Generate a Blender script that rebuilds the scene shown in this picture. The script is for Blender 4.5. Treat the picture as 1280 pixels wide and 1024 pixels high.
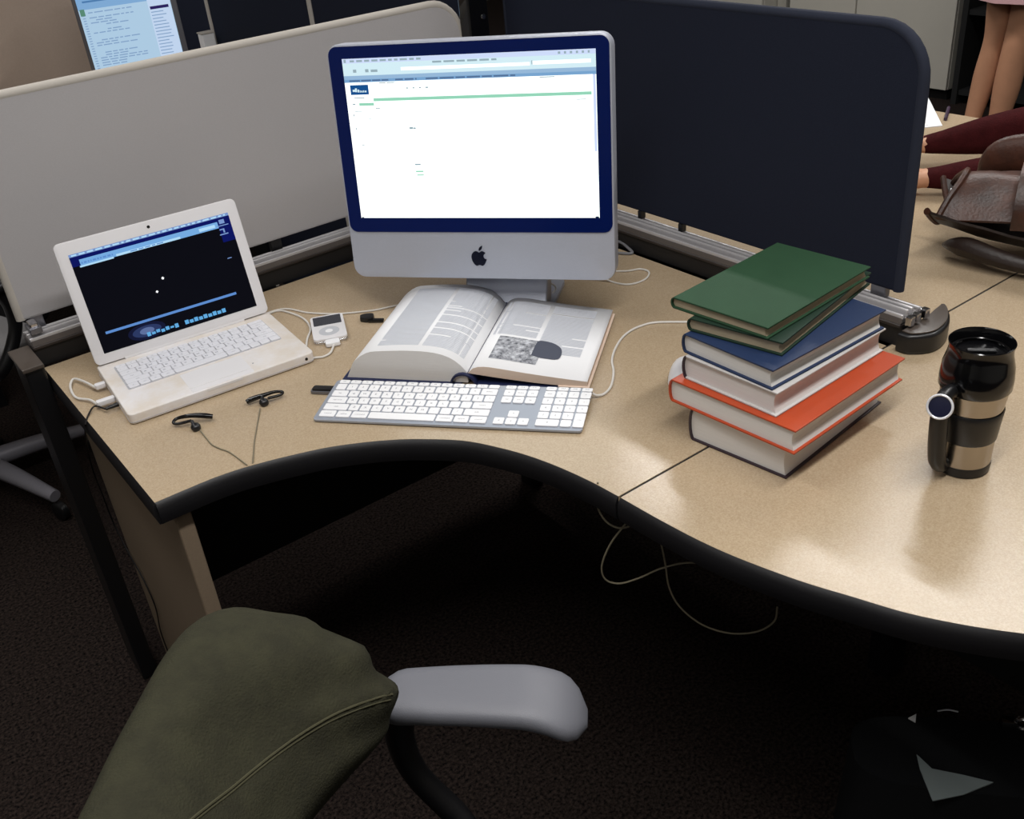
import bpy, bmesh, math, random
from mathutils import Matrix, Vector, noise
random.seed(7)
for o in list(bpy.data.objects):
    bpy.data.objects.remove(o)
scene = bpy.context.scene
COL = scene.collection
PI = math.pi
D = 0.73                      # desk height

# ------------------------------------------------------------------ camera
CAM_P = Vector((-0.236, -1.841, 1.5238))
RIGHT = Vector((0.7902533811, -0.6064408699, -0.0879151007))
UP = Vector((0.3729051544, 0.3620852627, 0.8543044003))
FWD = Vector((0.4862523413, 0.7079009351, -0.5122840293))
cam_d = bpy.data.cameras.new('camera')
cam_d.sensor_fit = 'HORIZONTAL'
cam_d.sensor_width = 36.0
cam_d.lens = 36.0 * 1240.9 / 1280.0
cam_d.clip_start = 0.02
cam = bpy.data.objects.new('camera', cam_d)
COL.objects.link(cam)
m = Matrix((RIGHT, UP, -FWD)).transposed().to_4x4()
m.translation = CAM_P
cam.matrix_world = m
scene.camera = cam

# ------------------------------------------------------------------ colour management, world, lights
scene.view_settings.view_transform = 'Standard'
scene.view_settings.look = 'None'
scene.view_settings.gamma = 1.0
scene.view_settings.use_curve_mapping = False
scene.view_settings.exposure = 0.0
wd = bpy.data.worlds.new('world')
scene.world = wd
wd.use_nodes = True
wd.node_tree.nodes['Background'].inputs[0].default_value = (0.9, 0.93, 1.0, 1)
wd.node_tree.nodes['Background'].inputs[1].default_value = 0.12


def area(name, loc, sx, sy, power, col=(1, 0.985, 0.965)):
    l = bpy.data.lights.new(name, 'AREA')
    l.shape = 'RECTANGLE'
    l.size, l.size_y = sx, sy
    l.energy = power
    l.color = col
    o = bpy.data.objects.new(name, l)
    COL.objects.link(o)
    o.location = loc
    return o


area('ceiling_lamp', (2.75, 0.40, 2.70), 0.07, 3.2, 64)
area('ceiling_lamp', (-0.3, 0.6, 2.70), 0.20, 2.4, 22)  # from here down: unseen rows added for general room light
area('ceiling_lamp', (0.3, -1.6, 2.70), 2.4, 0.20, 46)
area('ceiling_lamp', (3.6, -3.0, 2.70), 2.4, 0.20, 12)
area('ceiling_lamp', (2.2, 4.2, 2.70), 2.4, 0.20, 40)
area('ceiling_lamp', (-2.4, -1.6, 2.70), 0.20, 2.4, 14)


# ------------------------------------------------------------------ pixel helper: point of the desk top (or a plane z) seen at u, v
def on(u, v, z=D):
    d = RIGHT * ((u - 640) / 1240.9) + UP * ((512 - v) / 1240.9) + FWD
    t = (z - CAM_P.z) / d.z
    return CAM_P + d * t


# ------------------------------------------------------------------ materials
def lin(c):
    return tuple(((x / 255) / 12.92 if x / 255 <= 0.04045 else ((x / 255 + 0.055) / 1.055) ** 2.4) for x in c)


def mat(name, rgb, rough=0.5, metal=0.0, var=0.0, vscale=40.0, bump=0.0, bscale=200.0, spec=0.5, coat=0.0, rgb2=None, stretch=None):
    """rgb in sRGB 0-255; var mixes rgb2 (or a darker tone) in through a noise; bump adds fine relief"""
    m = bpy.data.materials.new(name)
    m.use_nodes = True
    nt = m.node_tree
    b = nt.nodes['Principled BSDF']
    c = lin(rgb)
    b.inputs['Base Color'].default_value = (*c, 1)
    b.inputs['Roughness'].default_value = rough
    b.inputs['Metallic'].default_value = metal
    b.inputs['Specular IOR Level'].default_value = spec
    b.inputs['Coat Weight'].default_value = coat
    tc = nt.nodes.new('ShaderNodeTexCoord')
    vec = tc.outputs['Object']
    if stretch:
        mp = nt.nodes.new('ShaderNodeMapping')
        mp.inputs['Scale'].default_value = stretch
        nt.links.new(vec, mp.inputs['Vector'])
        vec = mp.outputs['Vector']
    if var:
        n = nt.nodes.new('ShaderNodeTexNoise')
        n.inputs['Scale'].default_value = vscale
        n.inputs['Detail'].default_value = 5
        n.inputs['Roughness'].default_value = 0.65
        nt.links.new(vec, n.inputs['Vector'])
        r = nt.nodes.new('ShaderNodeValToRGB')
        c2 = lin(rgb2) if rgb2 else tuple(x * (1 - var) for x in c)
        r.color_ramp.elements[0].position = 0.35
        r.color_ramp.elements[1].position = 0.65
        r.color_ramp.elements[0].color = (*c2, 1)
        r.color_ramp.elements[1].color = (*c, 1)
        nt.links.new(n.outputs['Fac'], r.inputs['Fac'])
        nt.links.new(r.outputs['Color'], b.inputs['Base Color'])
    if bump:
        n2 = nt.nodes.new('ShaderNodeTexNoise')
        n2.inputs['Scale'].default_value = bscale
        n2.inputs['Detail'].default_value = 3
        nt.links.new(vec, n2.inputs['Vector'])
        bp = nt.nodes.new('ShaderNodeBump')
        bp.inputs['Strength'].default_value = bump
        bp.inputs['Distance'].default_value = 0.002
        nt.links.new(n2.outputs['Fac'], bp.inputs['Height'])
        nt.links.new(bp.outputs['Normal'], b.inputs['Normal'])
    return m


def emit(name, rgb, s=1.0):
    m = bpy.data.materials.new(name)
    m.use_nodes = True
    nt = m.node_tree
    b = nt.nodes['Principled BSDF']
    b.inputs['Base Color'].default_value = (0.004, 0.004, 0.005, 1)
    b.inputs['Roughness'].default_value = 0.3
    b.inputs['Specular IOR Level'].default_value = 0.05
    b.inputs['Emission Color'].default_value = (*lin(rgb), 1)
    b.inputs['Emission Strength'].default_value = s
    return m


M = {}
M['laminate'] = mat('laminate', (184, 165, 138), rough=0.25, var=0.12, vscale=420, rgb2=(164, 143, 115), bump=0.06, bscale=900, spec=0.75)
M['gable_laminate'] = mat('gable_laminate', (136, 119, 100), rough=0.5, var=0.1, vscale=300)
M['edge_black'] = mat('edge_black', (20, 19, 22), rough=0.5, bump=0.1)
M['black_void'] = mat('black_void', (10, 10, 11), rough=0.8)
M['black_plastic'] = mat('black_plastic', (20, 20, 22), rough=0.35, bump=0.05, bscale=600)
M['black_gloss'] = mat('black_gloss', (10, 10, 12), rough=0.12)
M['aluminium'] = mat('aluminium', (190, 191, 196), rough=0.32, metal=0.9, var=0.06, vscale=60, stretch=(1, 30, 30))
M['rail_body'] = mat('rail_body', (112, 108, 108), rough=0.4, metal=0.5)
M['rail_metal'] = mat('rail_metal', (214, 212, 214), rough=0.42, metal=0.55, var=0.05, vscale=50)
M['rail_dark'] = mat('rail_dark', (58, 52, 50), rough=0.4, metal=0.3, var=0.1, vscale=30)
M['rail_shadow_base'] = mat('rail_shadow_base', (16, 15, 17), rough=0.6)
M['bracket'] = mat('bracket', (120, 120, 126), rough=0.3, metal=0.6)
M['cap_brown'] = mat('cap_brown', (74, 66, 60), rough=0.35)
M['fabric_light'] = mat('fabric_light', (180, 177, 178), rough=0.9, var=0.06, vscale=260, bump=0.35, bscale=700, spec=0.15, stretch=(1, 1, 4))
M['fabric_trim'] = mat('fabric_trim', (184, 178, 170), rough=0.8, bump=0.2, bscale=500, spec=0.2)
M['fabric_navy'] = mat('fabric_navy', (35, 39, 53), rough=0.9, var=0.25, vscale=240, bump=0.4, bscale=700, spec=0.12, stretch=(1, 1, 4))
M['navy_trim'] = mat('navy_trim', (38, 42, 55), rough=0.8, bump=0.2, bscale=500, spec=0.2)
M['fabric_beige'] = mat('fabric_beige', (168, 152, 140), rough=0.9, var=0.06, vscale=200, bump=0.3, bscale=600, spec=0.15)
M['carpet'] = mat('carpet', (56, 47, 43), rough=1.0, var=0.6, vscale=150, rgb2=(9, 8, 9), bump=0.8, bscale=300, spec=0.05)
M['wall_paint'] = mat('wall_paint', (196, 192, 184), rough=0.8, var=0.03, vscale=3)
M['ceiling_tile'] = mat('ceiling_tile', (226, 224, 218), rough=0.9, var=0.04, vscale=60)
M['cabinet'] = mat('cabinet', (182, 178, 168), rough=0.6, var=0.03, vscale=8)
M['alu_face'] = mat('alu_face', (186, 190, 202), rough=0.42, metal=0.35, var=0.03, vscale=300, bump=0.03, bscale=900)
M['bloom_tinted_glass'] = mat('bloom_tinted_glass', (4, 22, 78), rough=0.16, spec=0.3)  # black glass; the screen's blue bloom is painted into its colour
M['logo_black'] = mat('logo_black', (8, 14, 34), rough=0.2)
M['white_plastic'] = mat('white_plastic', (224, 222, 224), rough=0.28, var=0.03, vscale=12, spec=0.5)
M['white_worn'] = mat('white_worn', (226, 223, 224), rough=0.3, var=0.05, vscale=14, rgb2=(214, 204, 192))
M['white_key'] = mat('white_key', (238, 238, 240), rough=0.35)
M['laptop_key'] = mat('laptop_key', (220, 220, 226), rough=0.35)
M['legend'] = mat('legend', (120, 124, 134), rough=0.6)
M['key_well'] = mat('key_well', (184, 184, 190), rough=0.5)
M['kb_alu'] = mat('kb_alu', (168, 174, 186), rough=0.38, metal=0.4, bump=0.03, bscale=900)
M['grey_rubber'] = mat('grey_rubber', (90, 92, 100), rough=0.6)
M['screen_dark'] = mat('screen_dark', (52, 54, 62), rough=0.2)
M['wheel_grey'] = mat('wheel_grey', (190, 192, 198), rough=0.35)
M['chrome'] = mat('chrome', (206, 206, 210), rough=0.12, metal=1.0)
M['steel'] = mat('steel', (176, 168, 158), rough=0.26, metal=1.0, var=0.06, vscale=30, stretch=(1, 1, 60))
M['ring_white'] = mat('ring_white', (232, 232, 236), rough=0.2, metal=0.25)
M['ring_core'] = mat('ring_core', (10, 14, 44), rough=0.3)
M['paper_shaded'] = mat('paper_shaded', (132, 142, 142), rough=0.8)  # white paper, its colour darkened for the shade under the desk
M['paper'] = mat('paper', (236, 236, 238), rough=0.75, spec=0.2)
M['page_edge'] = mat('page_edge', (206, 198, 186), rough=0.85, var=0.16, vscale=40, stretch=(0.6, 0.6, 60), spec=0.1)
M['page_edge_white'] = mat('page_edge_white', (226, 223, 220), rough=0.85, var=0.09, vscale=40, stretch=(0.6, 0.6, 60), spec=0.1)
M['page_edge_tan'] = mat('page_edge_tan', (188, 172, 146), rough=0.85, var=0.16, vscale=40, stretch=(0.6, 0.6, 60), spec=0.1)
M['page_cream'] = mat('page_cream', (226, 204, 186), rough=0.8, var=0.1, vscale=50, stretch=(0.6, 0.6, 60))
M['ink'] = mat('ink', (200, 203, 211), rough=0.8)
M['ink_dark'] = mat('ink_dark', (74, 78, 92), rough=0.8)
M['photo_print'] = mat('photo_print', (206, 208, 214), rough=0.6, var=0.9, vscale=95, rgb2=(62, 64, 74))
M['cover_blue'] = mat('cover_blue', (20, 42, 78), rough=0.55, bump=0.25, bscale=900, var=0.08, vscale=20)
M['cover_green'] = mat('cover_green', (40, 70, 48), rough=0.7, bump=0.3, bscale=900, var=0.1, vscale=25, spec=0.22)
M['cover_darkgreen'] = mat('cover_darkgreen', (28, 50, 38), rough=0.6, bump=0.3, bscale=900, spec=0.3)
M['cover_orange'] = mat('cover_orange', (178, 66, 28), rough=0.42, bump=0.15, bscale=900, var=0.06, vscale=16)
M['cover_plum'] = mat('cover_plum', (46, 32, 42), rough=0.4, bump=0.15, bscale=900)
M['cover_grey'] = mat('cover_grey', (196, 192, 190), rough=0.5, bump=0.1, bscale=900)
M['cover_navy'] = mat('cover_navy', (26, 34, 70), rough=0.5)
M['olive'] = mat('olive', (57, 56, 43), rough=0.95, var=0.14, vscale=30, bump=0.6, bscale=420, spec=0.1, rgb2=(49, 48, 38))
M['olive_thread'] = mat('olive_thread', (74, 72, 55), rough=0.9, bump=0.5, bscale=500, spec=0.1)
M['arm_grey'] = mat('arm_grey', (110, 111, 118), rough=0.5, bump=0.15, bscale=700)
M['chair_black'] = mat('chair_black', (18, 18, 20), rough=0.85, bump=0.3, bscale=500, spec=0.2)
M['chair_grey'] = mat('chair_grey', (128, 126, 126), rough=0.6)
M['silver_base'] = mat('silver_base', (150, 148, 156), rough=0.4, metal=0.3)
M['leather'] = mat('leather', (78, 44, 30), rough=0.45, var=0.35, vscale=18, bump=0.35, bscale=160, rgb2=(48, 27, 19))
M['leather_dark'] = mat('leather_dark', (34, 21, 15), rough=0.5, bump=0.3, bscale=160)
M['maroon'] = mat('maroon', (62, 20, 22), rough=0.95, var=0.3, vscale=60, bump=0.6, bscale=300, spec=0.1)
M['dark_cloth'] = mat('dark_cloth', (20, 22, 30), rough=0.95, bump=0.4, bscale=300, spec=0.1)
M['pink_cloth'] = mat('pink_cloth', (196, 156, 158), rough=0.9, bump=0.4, bscale=300, spec=0.1)
M['skin'] = mat('skin', (196, 144, 112), rough=0.55, var=0.08, vscale=14)
M['hair'] = mat('hair', (34, 24, 20), rough=0.6, bump=0.6, bscale=120, stretch=(6, 6, 1))
M['bag_black'] = mat('bag_black', (16, 17, 19), rough=0.8, bump=0.4, bscale=400, spec=0.2)
M['cable_white'] = mat('cable_white', (214, 210, 204), rough=0.4)
M['cable_grey'] = mat('cable_grey', (120, 120, 124), rough=0.5)
M['cable_black'] = mat('cable_black', (22, 21, 22), rough=0.4)
M['cable_olive'] = mat('cable_olive', (120, 112, 92), rough=0.6)
M['shoe'] = mat('shoe', (30, 24, 22), rough=0.5)
M['pen'] = mat('pen', (60, 46, 66), rough=0.3)
# things that give off light
M['scr_white'] = emit('scr_white', (250, 255, 252), 1.5)
M['scr_pale'] = emit('scr_pale', (212, 238, 246), 1.0)
M['scr_bar'] = emit('scr_bar', (150, 184, 216), 1.0)
M['scr_bar2'] = emit('scr_bar2', (120, 164, 206), 1.0)
M['scr_menu'] = emit('scr_menu', (206, 220, 250), 1.0)
M['scr_green'] = emit('scr_green', (150, 214, 186), 1.0)
M['scr_blue'] = emit('scr_blue', (18, 78, 140), 1.0)
M['scr_text'] = emit('scr_text', (150, 172, 182), 1.0)
M['scr_tabtext'] = emit('scr_tabtext', (84, 112, 150), 1.0)
M['scr_dark'] = emit('scr_dark', (30, 44, 70), 1.0)
M['lap_black'] = emit('lap_black', (1, 2, 10), 1.0)
M['lap_navy'] = emit('lap_navy', (2, 14, 92), 1.0)
M['lap_bar'] = emit('lap_bar', (116, 170, 224), 1.0)
M['lap_bar_pale'] = emit('lap_bar_pale', (176, 218, 246), 1.0)
M['lap_menu'] = emit('lap_menu', (120, 150, 204), 1.0)
M['lap_line'] = emit('lap_line', (92, 138, 204), 1.0)
M['lap_star'] = emit('lap_star', (250, 250, 255), 1.3)
M['lap_dim'] = emit('lap_dim', (12, 18, 48), 1.0)
M['lap_glow'] = emit('lap_glow', (40, 54, 96), 1.0)
M['lap_glow2'] = emit('lap_glow2', (92, 110, 156), 1.0)
M['lap_icon'] = emit('lap_icon', (96, 168, 222), 1.0)
M['far_page'] = emit('far_page', (176, 206, 230), 0.95)
M['far_ink'] = emit('far_ink', (132, 162, 200), 0.95)
M['far_top'] = emit('far_top', (132, 176, 220), 0.9)
M['far_title'] = emit('far_title', (80, 128, 180), 0.9)
M['far_side'] = emit('far_side', (196, 216, 242), 0.95)
M['far_purple'] = emit('far_purple', (44, 34, 96), 0.9)
M['far_green'] = emit('far_green', (96, 150, 128), 0.8)
M['white_dot'] = emit('white_dot', (210, 220, 240), 0.9)


# ------------------------------------------------------------------ mesh helpers
def nb():
    return bmesh.new()


def merge(dst, src, mtx=None):
    if mtx is not None:
        bmesh.ops.transform(src, matrix=mtx, verts=src.verts)
    me = bpy.data.meshes.new('tmp')
    src.to_mesh(me)
    src.free()
    dst.from_mesh(me)
    bpy.data.meshes.remove(me)
    return dst


def add_box(dst, x0, x1, y0, y1, z0, z1, bev=0.0, seg=2, mtx=None):
    b = bmesh.new()
    bmesh.ops.create_cube(b, size=1)
    bmesh.ops.scale(b, vec=(x1 - x0, y1 - y0, z1 - z0), verts=b.verts)
    bmesh.ops.translate(b, vec=((x0 + x1) / 2, (y0 + y1) / 2, (z0 + z1) / 2), verts=b.verts)
    if bev > 0:
        bmesh.ops.bevel(b, geom=b.edges[:], offset=bev, segments=seg, affect='EDGES', profile=0.6)
    return merge(dst, b, mtx)


def box(*a, **k):
    return add_box(nb(), *a, **k)


def rrect(w, h, r, n=6, cx=0, cy=0):
    pts = []
    for (sx, sy, a0) in ((1, 1, 0), (-1, 1, PI / 2), (-1, -1, PI), (1, -1, 3 * PI / 2)):
        for i in range(n + 1):
            a = a0 + PI / 2 * i / n
            pts.append((cx + sx * (w / 2 - r) + r * math.cos(a), cy + sy * (h / 2 - r) + r * math.sin(a)))
    return pts


def add_prism(dst, pts, z0, z1, bev=0.0, seg=2, mtx=None):
    """extrude a 2D outline (x, y) from z0 to z1, bevelling top and bottom rims"""
    b = bmesh.new()
    vs = [b.verts.new((x, y, z0)) for x, y in pts]
    f = b.faces.new(vs)
    r = bmesh.ops.extrude_face_region(b, geom=[f])
    up = [v for v in r['geom'] if isinstance(v, bmesh.types.BMVert)]
    bmesh.ops.translate(b, vec=(0, 0, z1 - z0), verts=up)
    bmesh.ops.recalc_face_normals(b, faces=b.faces[:])
    if bev > 0:
        es = [e for e in b.edges if abs(e.verts[0].co.z - e.verts[1].co.z) < 1e-7]
        bmesh.ops.bevel(b, geom=es, offset=bev, segments=seg, affect='EDGES', profile=0.6)
    return merge(dst, b, mtx)


def prism(*a, **k):
    return add_prism(nb(), *a, **k)


def smooth_path(pts, sub=8, closed=False):
    pts = [Vector(p) for p in pts]
    n = len(pts)
    out = []
    rng = n if closed else n - 1
    for i in range(rng):
        p0 = pts[(i - 1) % n] if (closed or i > 0) else pts[0] * 2 - pts[1]
        p1, p2 = pts[i], pts[(i + 1) % n]
        p3 = pts[(i + 2) % n] if (closed or i + 2 < n) else p2 * 2 - p1
        for k in range(sub):
            t = k / sub
            out.append(0.5 * ((2 * p1) + (p2 - p0) * t + (2 * p0 - 5 * p1 + 4 * p2 - p3) * t * t + (3 * p1 - p0 - 3 * p2 + p3) * t ** 3))
    if not closed:
        out.append(pts[-1])
    return out


def add_tube(dst, pts, rad, n=8, closed=False, sub=6, mtx=None, flat=1.0):
    """tube along a smoothed path; rad a number or list per control point"""
    P0 = [Vector(p) for p in pts]
    P = smooth_path(P0, sub, closed) if sub > 1 else P0
    L = len(P)
    if isinstance(rad, (int, float)):
        R = [rad] * L
    else:
        R = []
        for i in range(L):
            t = i / (L - 1) * (len(rad) - 1)
            k = min(int(t), len(rad) - 2)
            R.append(rad[k] + (rad[k + 1] - rad[k]) * (t - k))
    b = bmesh.new()
    rings = []
    nrm = None
    for i in range(L):
        a = P[(i - 1) % L] if (closed or i > 0) else P[i]
        c = P[(i + 1) % L] if (closed or i < L - 1) else P[i]
        t = (c - a).normalized() if (c - a).length > 1e-9 else Vector((0, 0, 1))
        if nrm is None:
            nrm = t.cross(Vector((0, 0, 1)))
            if nrm.length < 1e-4:
                nrm = t.cross(Vector((0, 1, 0)))
        nrm = (nrm - t * nrm.dot(t)).normalized()
        bn = t.cross(nrm)
        rings.append([b.verts.new(P[i] + (nrm * math.cos(2 * PI * k / n) + bn * math.sin(2 * PI * k / n) * flat) * R[i]) for k in range(n)])
    for i in range(L if closed else L - 1):
        r0, r1 = rings[i], rings[(i + 1) % L]
        for k in range(n):
            b.faces.new((r0[k], r0[(k + 1) % n], r1[(k + 1) % n], r1[k]))
    if not closed:
        b.faces.new(rings[0][::-1])
        b.faces.new(rings[-1])
    bmesh.ops.recalc_face_normals(b, faces=b.faces[:])
    return merge(dst, b, mtx)


def tube(*a, **k):
    return add_tube(nb(), *a, **k)


def add_lathe(dst, prof, n=40, mtx=None):
    b = bmesh.new()
    rings = []
    for r, z in prof:
        if r < 1e-6:
            rings.append([b.verts.new((0, 0, z))])
        else:
            rings.append([b.verts.new((r * math.cos(2 * PI * k / n), r * math.sin(2 * PI * k / n), z)) for k in range(n)])
    for r0, r1 in zip(rings, rings[1:]):
        for k in range(n):
            a = [r0[k % len(r0)], r0[(k + 1) % len(r0)], r1[(k + 1) % len(r1)], r1[k % len(r1)]]
            u = []
            for v in a:
                if v not in u:
                    u.append(v)
            if len(u) > 2:
                b.faces.new(u)
    bmesh.ops.recalc_face_normals(b, faces=b.faces[:])
    return merge(dst, b, mtx)


def lathe(*a, **k):
    return add_lathe(nb(), *a, **k)


def add_quad(dst, a, b_, c, d):
    vs = [dst.verts.new(p) for p in (a, b_, c, d)]
    dst.faces.new(vs)
    return dst


def T(x, y, z):
    return Matrix.Translation((x, y, z))


def RZ(a):
    return Matrix.Rotation(a, 4, 'Z')


def RX(a):
    return Matrix.Rotation(a, 4, 'X')


def RY(a):
    return Matrix.Rotation(a, 4, 'Y')


def obj(name, bm, material, parent=None, smooth=False, mtx=None):
    me = bpy.data.meshes.new(name)
    bm.to_mesh(me)
    bm.free()
    mats = material if isinstance(material, list) else [material]
    for x in mats:
        me.materials.append(x)
    if smooth:
        me.shade_smooth()
        try:
            me.set_sharp_from_angle(angle=math.radians(38))
        except Exception:
            pass
    o = bpy.data.objects.new(name, me)
    COL.objects.link(o)
    if parent is not None:
        o.parent = parent
    if mtx is not None:
        o.matrix_local = mtx
    return o


def inst(src, name, parent, mtx):
    o = src.copy()
    o.name = name
    COL.objects.link(o)
    o.parent = parent
    o.matrix_local = mtx
    return o


def thing(name, label, cat, mtx=None, group=None):
    o = bpy.data.objects.new(name, None)
    o.empty_display_size = 0.05
    COL.objects.link(o)
    if mtx is not None:
        o.matrix_world = mtx
    return tag(o, label, cat, group)


def tag(o, label, cat, group=None):
    o['label'] = label
    o['category'] = cat
    if group:
        o['group'] = group
    return o


def struct(o, label=None):
    o['kind'] = 'structure'
    if label:
        o['label'] = label
    return o


def dup_tree(root, mtx, label, group=None):
    r = root.copy()
    COL.objects.link(r)
    r.matrix_world = mtx
    tag(r, label, root['category'], group)
    for ch in list(root.children):
        c = ch.copy()
        COL.objects.link(c)
        c.parent = r
        for g in list(ch.children):
            d = g.copy()
            COL.objects.link(d)
            d.parent = c
    return r


# ------------------------------------------------------------------ setting
struct(obj('floor', box(-4, 7.5, -4.6, 6.6, -0.06, 0), M['carpet']), 'dark speckled carpet floor')
struct(obj('ceiling', box(-4, 7.5, -4.6, 6.6, 2.76, 2.82), M['ceiling_tile']))
struct(obj('wall_left', box(-4.1, -4, -4.6, 6.6, 0, 2.76), M['wall_paint']))
struct(obj('wall_back', box(-4, 7.5, 6.6, 6.7, 0, 2.76), M['wall_paint']))
struct(obj('wall_front', box(-4, 7.5, -4.7, -4.6, 0, 2.76), M['wall_paint']))
struct(obj('wall_right', box(7.5, 7.6, -4.6, 6.6, 0, 2.76), M['wall_paint']))


# ------------------------------------------------------------------ desks
TH = 0.032                     # worktop thickness


def spline2(pts, sub=8):
    return [(p.x, p.y) for p in smooth_path([(x, y, 0) for x, y in pts], sub)]


def worktop_parts(root, outline, holes=None):
    ins = obj('worktop', prism(outline, D - TH + 0.004, D, bev=0.0015, seg=1), M['laminate'], root)
    return ins


front_left = [(0.0, -0.578), (0.046, -0.5785), (0.088, -0.580), (0.128, -0.586), (0.168, -0.597), (0.207, -0.6105), (0.250, -0.628), (0.287, -0.649), (0.325, -0.675),
              (0.362, -0.707), (0.411, -0.763), (0.440, -0.8217), (0.457, -0.870), (0.469, -0.922), (0.477, -0.977), (0.4805, -1.0275)]
front_right = [(0.4808, -1.0315), (0.4835, -1.0946), (0.489, -1.1636), (0.499, -1.2234), (0.518, -1.2959), (0.538, -1.351), (0.567, -1.4243), (0.6205, -1.5095), (0.70, -1.60), (0.84, -1.69),
               (1.02, -1.75), (1.25, -1.78), (1.60, -1.79), (2.0, -1.79)]


def edge_band(pts, drop=0.036, out=0.004, zt=D - 0.0004):
    """black bullnose strip following an outline drawn left to right along the user edge"""
    b = bmesh.new()
    prof = [(0.0, 0.0), (out * 0.8, -0.003), (out * 1.6, -0.010), (out * 1.6, -drop + 0.010), (out, -drop), (-0.02, -drop)]
    rows = []
    for i, (x, y) in enumerate(pts):
        a = pts[max(i - 1, 0)]
        c = pts[min(i + 1, len(pts) - 1)]
        t = Vector((c[0] - a[0], c[1] - a[1]))
        t.normalize()
        nx, ny = t.y, -t.x       # right-hand side of the direction of travel = towards the user
        rows.append([b.verts.new((x + nx * o_, y + ny * o_, zt + dz)) for o_, dz in prof])
    for r0, r1 in zip(rows, rows[1:]):
        for k in range(len(prof) - 1):
            b.faces.new((r0[k], r0[k + 1], r1[k + 1], r1[k]))
    b.faces.new(rows[0][::-1])
    b.faces.new(rows[-1])
    bmesh.ops.recalc_face_normals(b, faces=b.faces[:])
    return b


desk = thing('corner_desk', 'beige laminate corner desk with curved black front edge under both computers', 'desk')
fl = spline2(front_left, 6)
obj('worktop', prism([(0.0, 0.0)] + fl + [(1.072, -1.0275), (1.072, 0.0)], D - TH, D), M['laminate'], desk)
obj('edge_band', edge_band(fl), M['edge_black'], desk, smooth=True)['label'] = 'black moulded front edge'
obj('edge_band', edge_band([(0.0, 0.0), (0.0, -0.3), (0.0, -0.581)], out=0.003), M['edge_black'], desk, smooth=True)['label'] = 'black left edge strip'
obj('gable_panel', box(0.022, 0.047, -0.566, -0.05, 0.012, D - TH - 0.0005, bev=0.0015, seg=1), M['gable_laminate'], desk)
obj('modesty_panel', box(0.05, 1.06, -0.045, -0.025, 0.15, D - TH - 0.001), M['black_void'], desk)  # modesty panels coloured black so the space below reads as shade
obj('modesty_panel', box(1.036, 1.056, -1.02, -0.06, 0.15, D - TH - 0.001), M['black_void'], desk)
obj('leg', box(1.00, 1.035, -0.10, -0.05, 0.0, D - TH - 0.001, bev=0.003), M['black_plastic'], desk)

desk2 = thing('side_desk', 'beige laminate desk with curved edge under the books and steel travel mug', 'desk')
fr = spline2(front_right, 6)
obj('worktop', prism(fr + [(2.0, -1.0315)], D - TH, D), M['laminate'], desk2)
obj('edge_band', edge_band(fr), M['edge_black'], desk2, smooth=True)['label'] = 'black moulded front edge'
obj('leg', box(1.80, 1.85, -1.55, -1.50, 0.0, D - TH - 0.001, bev=0.003), M['black_plastic'], desk2)
obj('leg', box(1.10, 1.15, -1.62, -1.57, 0.0, D - TH - 0.001, bev=0.003), M['black_plastic'], desk2)
obj('leg', box(1.10, 1.15, -1.10, -1.05, 0.0, D - TH - 0.001, bev=0.003), M['black_plastic'], desk2)
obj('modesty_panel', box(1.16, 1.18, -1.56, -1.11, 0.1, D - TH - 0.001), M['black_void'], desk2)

obj('gap_shade_strip', box(0.484, 1.99, -1.0313, -1.0277, D - TH, D - 0.0012), M['black_void'], desk2)  # black filler strips stand in for the shade inside the open joint
obj('gap_shade_strip', box(2.0, 2.29, -1.0313, -1.0277, D - TH, D - 0.0012), M['black_void'], desk2)
desk3 = thing('far_desk', 'beige desk behind the navy screen, holding paper and brown leather bag', 'desk')
obj('worktop', prism([(1.172, 0.0), (1.172, -1.0275), (2.30, -1.0275), (2.30, 0.0)], D - TH, D), M['laminate'], desk3)
obj('edge_band', edge_band([(2.30, -1.02), (2.30, -0.5), (2.30, 0.0)], out=0.003), M['edge_black'], desk3, smooth=True)
obj('leg', box(2.20, 2.25, -0.12, -0.07, 0.0, D - TH - 0.001, bev=0.003), M['black_plastic'], desk3)
obj('leg', box(2.20, 2.25, -0.98, -0.93, 0.0, D - TH - 0.001, bev=0.003), M['black_plastic'], desk3)
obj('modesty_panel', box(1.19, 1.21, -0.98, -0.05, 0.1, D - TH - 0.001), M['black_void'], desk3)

desk4 = thing('neighbour_desk', 'desk of the next workstation behind the light grey screen', 'desk')
obj('worktop', box(-0.1, 1.068, 1.45, 2.25, D - TH, D, bev=0.002, seg=1), M['laminate'], desk4)
obj('leg', box(0.0, 0.05, 1.50, 1.55, 0.0, D - TH - 0.001, bev=0.003), M['black_plastic'], desk4)
obj('leg', box(0.0, 0.05, 2.15, 2.2, 0.0, D - TH - 0.001, bev=0.003), M['black_plastic'], desk4)
obj('leg', box(1.0, 1.05, 1.50, 1.55, 0.0, D - TH - 0.001, bev=0.003), M['black_plastic'], desk4)
obj('leg', box(1.0, 1.05, 2.15, 2.2, 0.0, D - TH - 0.001, bev=0.003), M['black_plastic'], desk4)


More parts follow.
